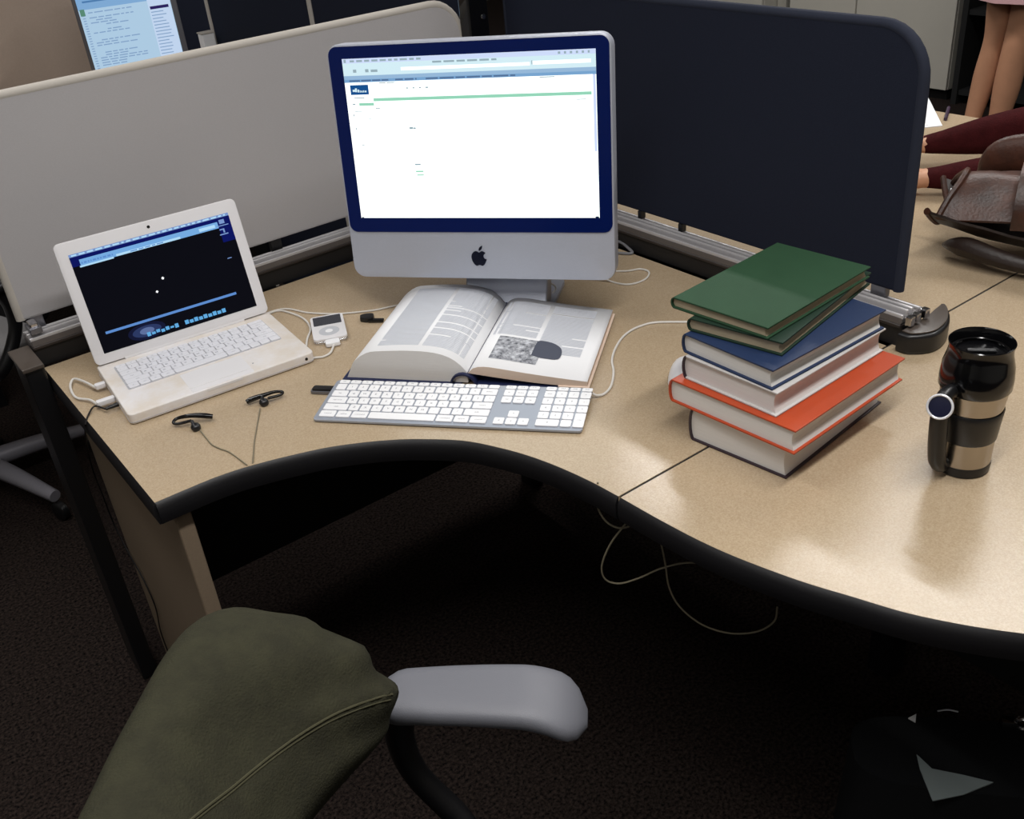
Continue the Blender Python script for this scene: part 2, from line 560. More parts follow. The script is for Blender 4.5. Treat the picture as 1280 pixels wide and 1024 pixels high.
# ------------------------------------------------------------------ screen rails and privacy screens
def rail(root, L, deep=0.062):
    """rail along local x from 0 to L; front face at y=0 (user side towards -y), standing on z=0"""
    obj('rail_shadow_base', box(0, L, 0.004, deep - 0.004, 0, 0.0345), M['rail_shadow_base'], root)  # black material stands in for the shadow band under the rail
    obj('rail_lip', box(0, L, -0.0015, deep, 0.0345, 0.0405, bev=0.001, seg=1), M['rail_dark'], root)
    obj('rail_body', prism([(0.0, 0.041), (deep, 0.041), (deep, 0.050), (0.0, 0.052)], 0, L, bev=0.002, seg=1,
                           mtx=Matrix(((0, 0, 1, 0), (1, 0, 0, 0), (0, 1, 0, 0), (0, 0, 0, 1)))), M['rail_body'], root)
    src = None
    for y0, y1, z1 in ((0.001, 0.006, 0.057), (0.0135, 0.0185, 0.062), (0.0255, 0.0310, 0.062), (0.049, 0.0525, 0.055)):
        obj('rail_rib', box(0, L, y0, y1, 0.0495, z1, bev=0.0018, seg=2), M['rail_metal'], root)


rl = thing('screen_rail', 'aluminium screen rail running behind the white laptop under the light grey screen', 'rail', T(-0.005, 0.0, D) @ T(0, 0.008, 0))
rail(rl, 1.06)
rr = thing('screen_rail', 'ribbed aluminium rail under the navy screen behind the stacked books', 'rail', T(1.078, 0.0, D) @ RZ(-PI / 2))
rail(rr, 1.045)


def screen(root, L, z0, z1, fabric, trim, th=0.016, r0=0.01, r1=0.07):
    """privacy screen in the local xz plane, from x=0 to L, top corners rounded by r0 (left) and r1 (right)"""
    pts = [(0, z0), (L, z0)]
    for i in range(9):
        a = PI / 2 * i / 8
        pts.append((L - r1 + r1 * math.cos(a), z1 - r1 + r1 * math.sin(a)))
    for i in range(9):
        a = PI / 2 + PI / 2 * i / 8
        pts.append((r0 + r0 * math.cos(a), z1 - r0 + r0 * math.sin(a)))
    up = Matrix(((1, 0, 0, 0), (0, 0, -1, 0), (0, 1, 0, 0), (0, 0, 0, 1)))
    obj('fabric_panel', prism(pts, -th / 2, th / 2, bev=0.004, seg=2, mtx=up), fabric, root)
    path = [(x, 0, z) for x, z in pts[1:]] + [(0, 0, z0)]
    obj('edge_trim', tube(path, th / 2 + 0.0012, n=10, sub=1), trim, root, smooth=True)


s1 = thing('privacy_screen', 'light grey fabric privacy screen behind the white laptop', 'desk screen', T(0.0, 0.055, 0))
screen(s1, 1.03, D + 0.080, D + 0.465, M['fabric_light'], M['fabric_trim'], r0=0.05)
for x in (0.012, 0.5, 0.95):
    obj('bracket', box(x, x + 0.024, -0.007, 0.007, D + 0.0555, D + (0.095 if x < 0.1 else 0.0795), bev=0.002), M['bracket'] if x < 0.1 else M['black_plastic'], s1)
s2 = thing('privacy_screen', 'dark navy fabric privacy screen with rounded corner behind the stacked books', 'desk screen', T(1.124, 0.0, 0) @ RZ(-PI / 2))
screen(s2, 1.005, D + 0.0735, D + 0.482, M['fabric_navy'], M['navy_trim'], r0=0.03, r1=0.075)
for x in (0.10, 0.40, 0.515, 0.958):
    obj('bracket', box(x, x + (0.028 if x > 0.9 else 0.010), -0.007, 0.007, D + 0.0555, D + (0.108 if x > 0.9 else 0.073), bev=0.002), M['bracket'] if x > 0.9 else M['black_plastic'], s2)
for nm, y0, y1, lab in (('partition_panel', 0.16, 0.915, 'dark navy partition beyond the light grey screen, nearest to the big monitor'),
                        ('partition_panel', 0.945, 1.70, 'dark navy partition beyond the light grey screen, nearer to the far monitor')):
    t = thing(nm, lab, 'partition', T(1.124, y1, 0) @ RZ(-PI / 2))
    obj('fabric_panel', box(0, y1 - y0, -0.012, 0.012, 0.05, 1.35, bev=0.004), M['fabric_navy'], t)
    obj('edge_post', box(-0.022, 0.0, -0.016, 0.016, 0.0, 1.36, bev=0.003), M['fabric_trim'], t)
t = thing('corner_post', 'dark corner post between the two desk screens, above the big monitor', 'post', T(1.055, 0.022, 0))
obj('post', box(-0.026, 0.026, -0.010, 0.026, D + 0.001, 1.32, bev=0.004), M['black_gloss'], t)
obj('screw_cap', lathe([(0, 0.004), (0.005, 0.003), (0.006, 0)], 14, mtx=T(0.012, -0.010, 1.158) @ RX(PI / 2)), M['chrome'], t)
t = thing('partition_panel', 'beige fabric partition behind the far monitor at the top left', 'partition', T(0, 2.33, 0))
obj('fabric_panel', box(-0.9, 0.86, -0.012, 0.012, 0.05, 1.45, bev=0.004), M['fabric_beige'], t)
obj('edge_trim', tube([(-0.9, 0, 0.06), (-0.9, 0, 1.45), (0.86, 0, 1.45), (0.86, 0, 0.06)], 0.014, sub=1), M['fabric_trim'], t)
t = thing('partition_panel', 'dark partition standing right of the far monitor behind the white box', 'partition', T(0, 2.36, 0))
obj('fabric_panel', box(0.90, 2.0, -0.012, 0.012, 0.05, 1.45, bev=0.004), M['fabric_navy'], t)
obj('edge_post', box(0.875, 0.90, -0.016, 0.016, 0.0, 1.46, bev=0.003), M['bracket'], t)

# left end post of the rail and the right end cap
bpy.context.view_layer.update()
t = thing('desk_post', 'tall black desk post with flat brown cap at the left end of rail', 'post', T(0, 0, 0))
obj('post', box(-0.040, -0.0065, -0.060, 0.036, 0.0, 0.758, bev=0.004), M['black_plastic'], t)
obj('cap', box(-0.044, -0.0065, -0.066, 0.04, 0.7585, 0.766, bev=0.002), M['cap_brown'], t)
il = rl.matrix_world.inverted()
ec = obj('end_clip', box(0.000, 0.022, 0.009, 0.046, D + 0.0625, D + 0.074, bev=0.002, mtx=il), M['bracket'], rl)
obj('clip_tab', box(0.004, 0.018, 0.013, 0.040, D + 0.074, D + 0.082, bev=0.002, mtx=il), M['chrome'], ec)
# leaf-shaped dark end cap of the right rail
ir = rr.matrix_world.inverted() @ T(0, 0, D)
leaf = spline2([(1.064, -1.049), (1.068, -1.072), (1.10, -1.094), (1.145, -1.088), (1.185, -1.064), (1.205, -1.040), (1.185, -1.040), (1.15, -1.046), (1.11, -1.049)], 5)
ec = obj('end_cap', prism(leaf[:-1], 0.0, 0.034, bev=0.006, seg=3, mtx=ir), M['black_plastic'], rr, smooth=True)
ec['label'] = 'dark curved end cap'
obj('cap_top', prism([(x * 0.9 + 1.13 * 0.1, y * 0.78 - 1.066 * 0.22) for x, y in leaf[:-1]], 0.0342, 0.037, bev=0.001, mtx=ir), M['cap_brown'], ec, smooth=True)
for k, x in enumerate((1.088, 1.104, 1.128)):
    obj('rib_end', box(x - 0.006, x + 0.006, -1.060, -1.048, 0.040, 0.056, bev=0.002, mtx=ir), M['chrome'], ec)


# ------------------------------------------------------------------ all-in-one computer
PY = Matrix(((1, 0, 0, 0), (0, 0, -1, 0), (0, 1, 0, 0), (0, 0, 0, 1)))   # outline (x, z) extruded towards -y
tilt = math.radians(6.67)
im = thing('desktop_computer', 'large silver all-in-one computer with a bright web page on its screen', 'computer', T(0.6844, -0.4545, D) @ RZ(math.radians(-51.0)))
# tilted head frame: origin = bottom centre of the lit screen
HD = T(0, 0, 0.1968) @ RX(-tilt)


def hp(pts, y0, y1, bev=0.0, seg=2):
    return prism(pts, -y1, -y0, bev=bev, seg=seg, mtx=HD @ PY)


zb, zt = -0.1115, 0.2945
body = rrect(0.486, zt - zb, 0.022, 6, -0.0015, (zt + zb) / 2)
obj('housing', hp(body, 0.0010, 0.040, bev=0.004), M['alu_face'], im, smooth=True)
bulge = nb()
add_prism(bulge, rrect(0.40, 0.33, 0.09, 8, 0, 0.09), -0.075, -0.040, bev=0.02, seg=4, mtx=HD @ PY)
obj('rear_shell', bulge, M['black_plastic'], im, smooth=True)
obj('screen_glass', hp(rrect(0.479, 0.3165, 0.015, 6, -0.0012, 0.1325), -0.0006, 0.0012), M['bloom_tinted_glass'], im)['label'] = 'glossy black glass border tinted with blue screen bloom'
# lit screen and the web page on it


def sq(bm, x0, x1, z0, z1, y=-0.0012):
    bm2 = [HD @ Vector(p) for p in ((x0, y, z0), (x1, y, z0), (x1, y, z1), (x0, y, z1))]
    return add_quad(bm, *bm2)


W2, SH = 0.2165, 0.271
disp = obj('display', sq(nb(), -W2, W2, 0.0, SH, -0.0009), M['scr_white'], im)


def ui(name, rects, m_, y=-0.0012, parent=disp):
    b = nb()
    for r in rects:
        sq(b, r[0], r[1], r[2], r[3], y)
    o = obj(name, b, m_, parent)
    if len(rects) > 1:
        o['kind'] = 'stuff'
    return o


# coordinates: x from the left edge, z from the top edge
def rc(x0, x1, t0, t1):
    return (-W2 + x0, -W2 + x1, SH - t1, SH - t0)


ui('menu_bar', [rc(0, 0.433, 0, 0.0075)], M['scr_menu'])
ui('toolbar', [rc(0, 0.433, 0.0075, 0.0275)], M['scr_pale'])
ui('address_field', [rc(0.104, 0.325, 0.0165, 0.0215), rc(0.330, 0.425, 0.0150, 0.0205)], M['scr_white'], -0.0014)
ui('tab_bar', [rc(0, 0.433, 0.0275, 0.0385)], M['scr_bar'])
ui('tab_shade', [rc(0.0, 0.433, 0.0335, 0.0385)], M['scr_bar2'], -0.0014)
rs = random.Random(3)


def words(x0, x1, t, h, lo, hi, gap):
    out = []
    x = x0
    while x < x1:
        w = rs.uniform(lo, hi)
        out.append(rc(x, min(x + w, x1), t, t + h))
        x += w + gap
    return out


tx = [rc(0.003, 0.007, 0.001, 0.0062)] + words(0.014, 0.142, 0.0025, 0.0032, 0.006, 0.014, 0.004) + words(0.372, 0.428, 0.0022, 0.0036, 0.003, 0.004, 0.006)
tx += words(0.16, 0.27, 0.0085, 0.003, 0.008, 0.02, 0.004)
tx += [rc(0.018, 0.024, 0.0175, 0.0225), rc(0.040, 0.046, 0.0175, 0.0225), rc(0.050, 0.062, 0.0185, 0.0225), rc(0.328, 0.3295, 0.014, 0.020)]
ui('menu_text', tx, M['scr_text'], -0.0016)
ui('tab_text', words(0.009, 0.082, 0.0345, 0.0026, 0.012, 0.022, 0.002) + words(0.092, 0.130, 0.0345, 0.0026, 0.010, 0.018, 0.003) + words(0.146, 0.30, 0.0345, 0.0026, 0.010, 0.026, 0.003), M['scr_tabtext'], -0.0016)
ui('logo_box', [rc(0.009, 0.042, 0.0425, 0.0585)], M['scr_blue'])
ui('logo_mark', [rc(0.013, 0.0175, 0.0500, 0.0535), rc(0.0175, 0.021, 0.0478, 0.0540), rc(0.022, 0.025, 0.0500, 0.0545), rc(0.026, 0.0275, 0.0515, 0.0548),
                 rc(0.0285, 0.031, 0.0520, 0.0548), rc(0.032, 0.034, 0.0515, 0.0548), rc(0.035, 0.038, 0.0520, 0.0548)], M['scr_pale'], -0.0014)
ui('header_bar', [rc(0.049, 0.425, 0.0648, 0.0700), rc(0.022, 0.049, 0.0722, 0.0768)], M['scr_green'])
pg = words(0.110, 0.150, 0.0490, 0.0022, 0.003, 0.005, 0.008) + [rc(0.062, 0.074, 0.0395, 0.0410), rc(0.076, 0.090, 0.0395, 0.0410), rc(0.34, 0.365, 0.0395, 0.0410)]
pg += [rc(0.014, 0.033, 0.0630, 0.0645), rc(0.010, 0.015, 0.0730, 0.0752), rc(0.013, 0.026, 0.0850, 0.0862), rc(0.051, 0.059, 0.0810, 0.0824),
       rc(0.009, 0.0108, 0.0905, 0.0940), rc(0.036, 0.041, 0.0985, 0.0996), rc(0.010, 0.0118, 0.1130, 0.1165), rc(0.016, 0.019, 0.1200, 0.1210),
       rc(0.018, 0.023, 0.1420, 0.1432), rc(0.1085, 0.1150, 0.1140, 0.1175), rc(0.1155, 0.1200, 0.1148, 0.1175), rc(0.40, 0.415, 0.0760, 0.0772)]
pg += [rc(0.1120, 0.1225, 0.1760, 0.1785)]
ui('page_text', pg, M['scr_text'])
ui('page_link', [rc(0.1125, 0.1265, 0.1880, 0.1905), rc(0.1140, 0.1265, 0.1945, 0.1965)], M['scr_green'])
ui('scroll_bar', [rc(0.4275, 0.4320, 0.0355, 0.160)], M['scr_menu'])
ui('corner_mark', [rc(0.426, 0.432, 0.2685, 0.271), rc(0.001, 0.005, 0.2693, 0.271)], M['scr_dark'])

# fruit emblem on the chin (body with a bite on the right, leaf above)
def emblem(cx, cz, s):
    left = [(0, 0.30), (-0.16, 0.38), (-0.32, 0.34), (-0.44, 0.20), (-0.48, 0.0), (-0.42, -0.24), (-0.30, -0.43), (-0.17, -0.50), (0.0, -0.455)]
    right = [(0.17, -0.50), (0.29, -0.43), (0.385, -0.27), (0.43, -0.13), (0.33, -0.075), (0.275, 0.0), (0.265, 0.09), (0.30, 0.19), (0.385, 0.255), (0.28, 0.35), (0.15, 0.375)]
    p = smooth_path([(x, y, 0) for x, y in left + right], 4, True)
    outl = [(cx + q.x * s, cz + q.y * s) for q in p]
    lf = smooth_path([(x, y, 0) for x, y in ((0.0, 0.42), (0.02, 0.56), (0.11, 0.66), (0.215, 0.70), (0.20, 0.57), (0.12, 0.46))], 4, True)
    leaf_ = [(cx + q.x * s, cz + q.y * s) for q in lf]
    b = nb()
    add_prism(b, outl, -0.0012, 0.0006, mtx=HD @ PY)
    add_prism(b, leaf_, -0.0012, 0.0006, mtx=HD @ PY)
    return b


obj('emblem', emblem(-0.0015, -0.0715, 0.030), M['logo_black'], im)['label'] = 'black bitten fruit emblem'
# stand: slanting neck and flat foot
neck = nb()
hw = 0.078
prof = [(0.030, 0.20), (0.060, 0.175), (0.055, 0.09), (0.012, 0.012), (0.0, 0.006), (0.0, 0.0), (0.012, 0.0), (0.060, 0.012), (0.075, 0.075), (0.082, 0.185), (0.05, 0.215)]
add_prism(neck, prof, -hw, hw, bev=0.002, seg=1, mtx=Matrix(((0, 0, 1, 0.028), (1, 0, 0, 0.012), (0, 1, 0, 0.001), (0, 0, 0, 1))))
obj('stand_neck', neck, M['alu_face'], im, smooth=True)
obj('stand_foot', prism(rrect(0.17, 0.17, 0.006, 3, 0.028, 0.080), 0.0, 0.008, bev=0.001), M['alu_face'], im)


# ------------------------------------------------------------------ letters for key legends
_letters = {}


def letter_mesh(ch):
    if ch not in _letters:
        cu = bpy.data.curves.new('txt', 'FONT')
        cu.body = ch
        cu.size = 1.0
        cu.resolution_u = 1
        cu.align_x = 'CENTER'
        cu.align_y = 'CENTER'
        o = bpy.data.objects.new('txt', cu)
        COL.objects.link(o)
        dg = bpy.context.evaluated_depsgraph_get()
        me = bpy.data.meshes.new_from_object(o.evaluated_get(dg))
        bpy.data.objects.remove(o)
        bpy.data.curves.remove(cu)
        _letters[ch] = me
    return _letters[ch]


def add_letters(dst, s, x, y, z, size):
    me = letter_mesh(s)
    k0 = len(dst.verts)
    dst.from_mesh(me)
    dst.verts.ensure_lookup_table()
    for v in dst.verts[k0:]:
        v.co = Vector((x + v.co.x * size, y + v.co.y * size, z))


_keys = {}


def key_obj(name, w, d, h, material, parent, mtx, dish=0.0016):
    k = (round(w, 4), round(d, 4), round(h, 4), material.name)
    if k in _keys:
        o = bpy.data.objects.new(name, _keys[k])
        COL.objects.link(o)
        o.parent = parent
        o.matrix_local = mtx
        return o
    b = prism(rrect(w, d, 0.0018, 2), 0, h, bev=0.0004, seg=1)
    o = obj(name, b, material, parent, mtx=mtx)
    _keys[k] = o.data
    return o


# ------------------------------------------------------------------ full-size keyboard
kbd = thing('keyboard', 'thin aluminium keyboard with white keys in front of the open textbook', 'keyboard', T(0.2709, -0.5467, D) @ RZ(math.radians(-50.1)))
KBT = T(0, 0, 0.0058) @ RX(math.radians(3.6))          # the deck rises to the back
obj('deck', prism(rrect(0.430, 0.114, 0.006, 4, 0.215, 0.057), -0.004, 0.0, bev=0.0008, mtx=KBT), M['kb_alu'], kbd)
obj('underside', prism(rrect(0.418, 0.100, 0.006, 4, 0.215, 0.058), 0.0, 0.0017), M['white_plastic'], kbd)
obj('rear_foot', prism([(0.076, 0.0), (0.110, 0.0), (0.108, 0.0082), (0.080, 0.0062)], 0.02, 0.41, mtx=Matrix(((0, 0, 1, 0), (1, 0, 0, 0), (0, 1, 0, 0), (0, 0, 0, 1)))), M['white_plastic'], kbd)
leg = nb()
U = 0.019
rows = [
    (0.0055, 0.0165, [('fn', 1.18), ('ctrl', 1.18), ('alt', 1.32), ('', 5.62), ('alt', 1.28), ('alt', 1.28), ('ctrl', 1.64 - 0.01)]),
]
X0, Y0 = 0.0065, 0.0060
main_w = 14.5 * U


def krow(y, d, items, x0, total=None):
    x = x0
    s = 1.0 if total is None else total / sum(w for _, w in items)
    for txt, w in items:
        if txt is not None:
            kw = w * U * s - 0.0026
            key_obj('key', kw, d - 0.0026, 0.0022, M['white_key'], kbd, KBT @ T(x + w * U * s / 2, y + d / 2, 0.0001))
            if txt:
                for i, part in enumerate(txt if len(txt) <= 1 else [txt]):
                    add_letters(leg, part, x + w * U * s / 2, y + d / 2, 0.00245, 0.0062 if len(txt) == 1 else 0.0042)
        x += w * U * s
    return x


R_ = [Y0, Y0 + U, Y0 + 2 * U, Y0 + 3 * U, Y0 + 4 * U, Y0 + 5 * U]
krow(R_[0], U, [('control', 1.35), ('option', 1.2), ('command', 1.35), ('', 5.25), ('command', 1.35), ('option', 1.2), ('control', 1.35)], X0, 14.5)
krow(R_[1], U, [('shift', 2.25)] + [(c, 1) for c in 'ZXCVBNM,./'] + [('shift', 2.25)], X0, 14.5)
krow(R_[2], U, [('caps lock', 1.75)] + [(c, 1) for c in "ASDFGHJKL;'"] + [('return', 1.75)], X0, 14.5)
krow(R_[3], U, [('tab', 1.5)] + [(c, 1) for c in 'QWERTYUIOP[]\\'], X0, 14.5)
krow(R_[4], U, [(c, 1) for c in '`1234567890-='] + [('delete', 1.5)], X0, 14.5)
krow(R_[5], 0.0118, [('esc', 1)] + [('F%d' % i, 1) for i in range(1, 13)] + [('', 1.0)], X0, 14.5)
XN = X0 + main_w + 0.0085
krow(R_[0], U, [('<', 1), ('v', 1), ('>', 1)], XN)
krow(R_[1], U, [(None, 1), ('^', 1), (None, 1)], XN)
krow(R_[3], U, [('del', 1), ('end', 1), ('pg', 1)], XN)
krow(R_[4], U, [('fn', 1), ('home', 1), ('pg', 1)], XN)
krow(R_[5], 0.0118, [('F13', 1), ('F14', 1), ('F15', 1)], XN)
XP = XN + 3 * U + 0.0085
krow(R_[0], U, [('0', 2), ('.', 1)], XP)
krow(R_[1], U, [('1', 1), ('2', 1), ('3', 1)], XP)
krow(R_[2], U, [('4', 1), ('5', 1), ('6', 1), ('+', 1)], XP)
krow(R_[3], U, [('7', 1), ('8', 1), ('9', 1), ('-', 1)], XP)
krow(R_[4], U, [('clear', 1), ('=', 1), ('/', 1), ('*', 1)], XP)
krow(R_[5], 0.0118, [('F16', 1), ('F17', 1), ('F18', 1), ('F19', 1)], XP)
key_obj('key', U - 0.0026, 2 * U - 0.0026, 0.0022, M['white_key'], kbd, KBT @ T(XP + 3.5 * U, R_[0] + U, 0.0001))
add_letters(leg, 'enter', XP + 3.5 * U, R_[0] + U, 0.00245, 0.0042)
lo = obj('key_legends', leg, M['legend'], kbd, mtx=KBT)
lo['kind'] = 'stuff'

# usb stick in the keyboard's left port
us = thing('usb_stick', 'small black and grey memory stick plugged into the keyboard', 'usb stick', T(0.2709, -0.5467, D) @ RZ(math.radians(-50.1)) @ T(-0.014, 0.094, 0.0))
obj('shell', prism(rrect(0.052, 0.019, 0.005, 4), 0.0008, 0.0062, bev=0.001), M['bracket'], us, smooth=True)
obj('top_inlay', prism(rrect(0.047, 0.0150, 0.004, 4), 0.0063, 0.0086, bev=0.0007), M['black_gloss'], us, smooth=True)

# ------------------------------------------------------------------ white laptop
lp = thing('laptop', 'white laptop with worn palm rest and black desktop on its screen', 'laptop', T(0.0493, -0.3374, D) @ RZ(math.radians(-4.443)))
LW, LD, LH = 0.325, 0.2265, 0.0195
obj('base', prism(rrect(LW, LD, 0.010, 5, LW / 2, LD / 2), 0.0015, LH, bev=0.0022, seg=3), M['white_worn'], lp, smooth=True)
obj('seam_line', prism(rrect(LW + 0.0006, LD + 0.0006, 0.010, 5, LW / 2, LD / 2), 0.0042, 0.0052), M['key_well'], lp)
for px, py in ((0.03, 0.025), (0.295, 0.025), (0.03, 0.2), (0.295, 0.2)):
    obj('foot', lathe([(0, 0.0), (0.006, 0.0), (0.006, 0.002), (0, 0.002)], 12, mtx=T(px, py, 0)), M['grey_rubber'], lp)
obj('key_well', prism(rrect(0.277, 0.107, 0.004, 3, LW / 2, 0.1435), LH - 0.001, LH + 0.0003), M['key_well'], lp)
lleg = nb()
LU = 0.0189
LX0 = LW / 2 - 14.5 * LU / 2


def lrow(y, d, items):
    s = 14.5 / sum(w for _, w in items)
    x = LX0
    for txt, w in items:
        kw = w * LU * s
        key_obj('key', kw - 0.0017, d - 0.0017, 0.0024, M['laptop_key'], lp, T(x + kw / 2, y + d / 2, LH + 0.0004))
        if txt:
            add_letters(lleg, txt, x + kw / 2 - (0.003 if len(txt) == 1 else 0), y + d / 2 - 0.001, LH + 0.00305, 0.0064 if len(txt) == 1 else 0.0036)
        x += kw


LY = 0.0905
lrow(LY, 0.0185, [('fn', 1), ('ctrl', 1), ('alt', 1), ('cmd', 1.25), ('', 5), ('cmd', 1.25), ('', 1), ('', 1), ('', 1), ('', 1)])
lrow(LY + 0.0185, 0.0185, [('shift', 2.25)] + [(c, 1) for c in 'ZXCVBNM,./'] + [('shift', 2.25)])
lrow(LY + 0.037, 0.0185, [('caps', 1.75)] + [(c, 1) for c in "ASDFGHJKL;'"] + [('return', 1.75)])
lrow(LY + 0.0555, 0.0185, [('tab', 1.5)] + [(c, 1) for c in 'QWERTYUIOP[]\\'])
lrow(LY + 0.074, 0.0185, [(c, 1) for c in '`1234567890-='] + [('delete', 1.5)])
lrow(LY + 0.0925, 0.0125, [('esc', 1)] + [('F%d' % i, 1) for i in range(1, 13)] + [('', 1.5)])
lo = obj('key_legends', lleg, M['legend'], lp)
lo['kind'] = 'stuff'
obj('trackpad', prism(rrect(0.108, 0.062, 0.003, 3, LW / 2, 0.050), LH - 0.001, LH + 0.0004), M['white_plastic'], lp)
obj('trackpad_button', prism(rrect(0.108, 0.015, 0.003, 3, LW / 2, 0.0105), LH - 0.001, LH + 0.0004), M['white_plastic'], lp)
obj('latch_recess', box(LW / 2 - 0.031, LW / 2 + 0.031, -0.0006, 0.003, LH - 0.005, LH - 0.0005, bev=0.0004), M['white_plastic'], lp)
obj('infrared_window', lathe([(0, 0.0008), (0.0026, 0.0006), (0.0028, 0)], 14, mtx=T(LW - 0.016, -0.0001, 0.011) @ RX(PI / 2)), M['black_gloss'], lp)
obj('sleep_light', lathe([(0, 0.0002), (0.0014, 0.0002), (0.0015, 0)], 10, mtx=T(LW - 0.10, 0.035, LH)), M['legend'], lp)
obj('hinge', tube([(0.05, LD - 0.006, LH + 0.001), (0.275, LD - 0.006, LH + 0.001)], 0.0055, n=12, sub=1), M['white_plastic'], lp, smooth=True)
# lid: hinge line at y=.215, leaning back
LT = T(0, 0.215, LH) @ RX(-math.radians(14.41))


def lpz(pts, y0, y1, bev=0.0, seg=2):
    return prism(pts, -y1, -y0, bev=bev, seg=seg, mtx=LT @ PY)


obj('lid', lpz(rrect(LW, 0.220, 0.010, 5, LW / 2, 0.1125), 0.0, 0.0085, bev=0.002), M['white_plastic'], lp, smooth=True)


def lsq(bm, x0, x1, z0, z1, y):
    return add_quad(bm, *[LT @ Vector(p) for p in ((x0, y, z0), (x1, y, z0), (x1, y, z1), (x0, y, z1))])


SX0, SX1, SZ0, SZ1 = 0.0195, 0.3055, 0.0205, 0.2000
ld = obj('display', lsq(nb(), SX0, SX1, SZ0, SZ1, -0.0004), M['lap_black'], lp)


def lui(name, rects, m_, y=-0.0007):
    b = nb()
    for x0, x1, t0, t1 in rects:
        lsq(b, SX0 + x0, SX0 + x1, SZ1 - t1, SZ1 - t0, y)
    o = obj(name, b, m_, ld)
    if len(rects) > 1:
        o['kind'] = 'stuff'
    return o


rs = random.Random(5)


def lw(x0, x1, t, h, lo, hi, gap):
    out, x = [], x0
    while x < x1:
        w = rs.uniform(lo, hi)
        out.append((x, min(x + w, x1), t, t + h))
        x += w + gap
    return out


lui('menu_bar', [(0, 0.286, 0, 0.0050)], M['lap_menu'])
lui('menu_text', lw(0.004, 0.28, 0.0012, 0.0026, 0.004, 0.012, 0.004), M['lap_bar_pale'], -0.0010)
lui('sky_strip', [(0, 0.286, 0.0050, 0.0115)], M['lap_navy'])
lui('side_strip', [(0, 0.014, 0.0115, 0.022), (0.262, 0.286, 0.0115, 0.05)], M['lap_navy'], -0.0006)
lui('tool_window', [(0.014, 0.262, 0.0115, 0.0230)], M['lap_bar'], -0.0008)
lui('tool_window_shade', [(0.075, 0.190, 0.0190, 0.0230), (0.226, 0.256, 0.0150, 0.0205), (0.012, 0.070, 0.0220, 0.0250)], M['lap_bar_pale'], -0.0010)
lui('tool_window_text', lw(0.016, 0.070, 0.0165, 0.0030, 0.002, 0.006, 0.002) + lw(0.100, 0.160, 0.0200, 0.0018, 0.004, 0.012, 0.003), M['lap_line'], -0.0012)
lui('lower_bar', [(0.014, 0.256, 0.1430, 0.1475)], M['lap_line'])
lui('star', [(0.1365, 0.1392, 0.0790, 0.0835), (0.1355, 0.1402, 0.0806, 0.0820), (0.1195, 0.1220, 0.0995, 0.1035), (0.1185, 0.1230, 0.1008, 0.1022)], M['lap_star'])
lui('desktop_icon', [(0.265, 0.275, 0.0090, 0.0165), (0.258, 0.281, 0.0190, 0.0205), (0.268, 0.271, 0.0255, 0.0330), (0.262, 0.268, 0.0255, 0.0275), (0.260, 0.276, 0.0345, 0.0365), (0.260, 0.268, 0.0790, 0.0805)], M['lap_menu'], -0.0012)
for nm_, rx_, rz_, mm, yy_ in (('planet_glow', 0.034, 0.015, 'lap_dim', -0.0005), ('planet_glow', 0.026, 0.010, 'lap_glow', -0.0006), ('planet_glow', 0.013, 0.006, 'lap_glow2', -0.0007)):
    glow = nb()
    glow.faces.new([glow.verts.new(LT @ Vector((SX0 + 0.082 + rx_ * math.cos(2 * PI * i / 24), yy_, SZ1 - 0.163 + rz_ * math.sin(2 * PI * i / 24)))) for i in range(24)])
    obj(nm_, glow, M[mm], ld)
lui('dock_icon', [(0.080 + i * 0.0085, 0.0865 + i * 0.0085, 0.1660 + 0.002 * (i % 2), 0.1735 - 0.001 * (i % 3)) for i in range(7)] + [(0.150 + i * 0.0088, 0.157 + i * 0.0088, 0.1655 + 0.0015 * (i % 2), 0.173) for i in range(9)], M['lap_icon'], -0.0009)
obj('camera_lens', lathe([(0, 0.0006), (0.0024, 0.0005), (0.0028, 0)], 14, mtx=LT @ T(LW / 2, -0.0002, 0.2115) @ RX(PI / 2)), M['black_gloss'], lp)


# ------------------------------------------------------------------ cords
def cord(name, pts, r, m_, label, parent=None, z=None, sub=8, n=8):
    b = tube(pts, r, n=n, sub=sub)
    if parent:
        return obj(name, b, m_, parent, smooth=True)
    return tag(obj(name, b, m_, smooth=True), label, 'cable')


def dk(u, v, h=0.002):
    return tuple(on(u, v, D + h))


# left loop: two white plugs in the laptop's left side joined by a cord
lm = T(0.0493, -0.3374, D) @ RZ(math.radians(-4.443))
t = thing('adapter_cable', 'short white cable looping between two plugs on the laptop left side', 'cable')
for yy, ln in ((0.163, 0.018), (0.098, 0.030)):
    obj('plug', prism(rrect(ln, 0.012, 0.003, 3, -ln / 2 - 0.0005, yy), 0.0065, 0.0145, bev=0.0012, mtx=lm), M['white_plastic'], t, smooth=True)
p1 = lm @ Vector((-0.018, 0.163, 0.0095))
p2 = lm @ Vector((-0.030, 0.098, 0.0095))
obj('cord', tube([p1, p1.lerp(Vector(dk(95, 472, 0.009)), 0.6), dk(92, 474, 0.006), dk(88, 484, 0.004), dk(95, 497, 0.004), dk(112, 500, 0.006), p2], 0.0022, n=8, sub=8), M['cable_white'], t, smooth=True)

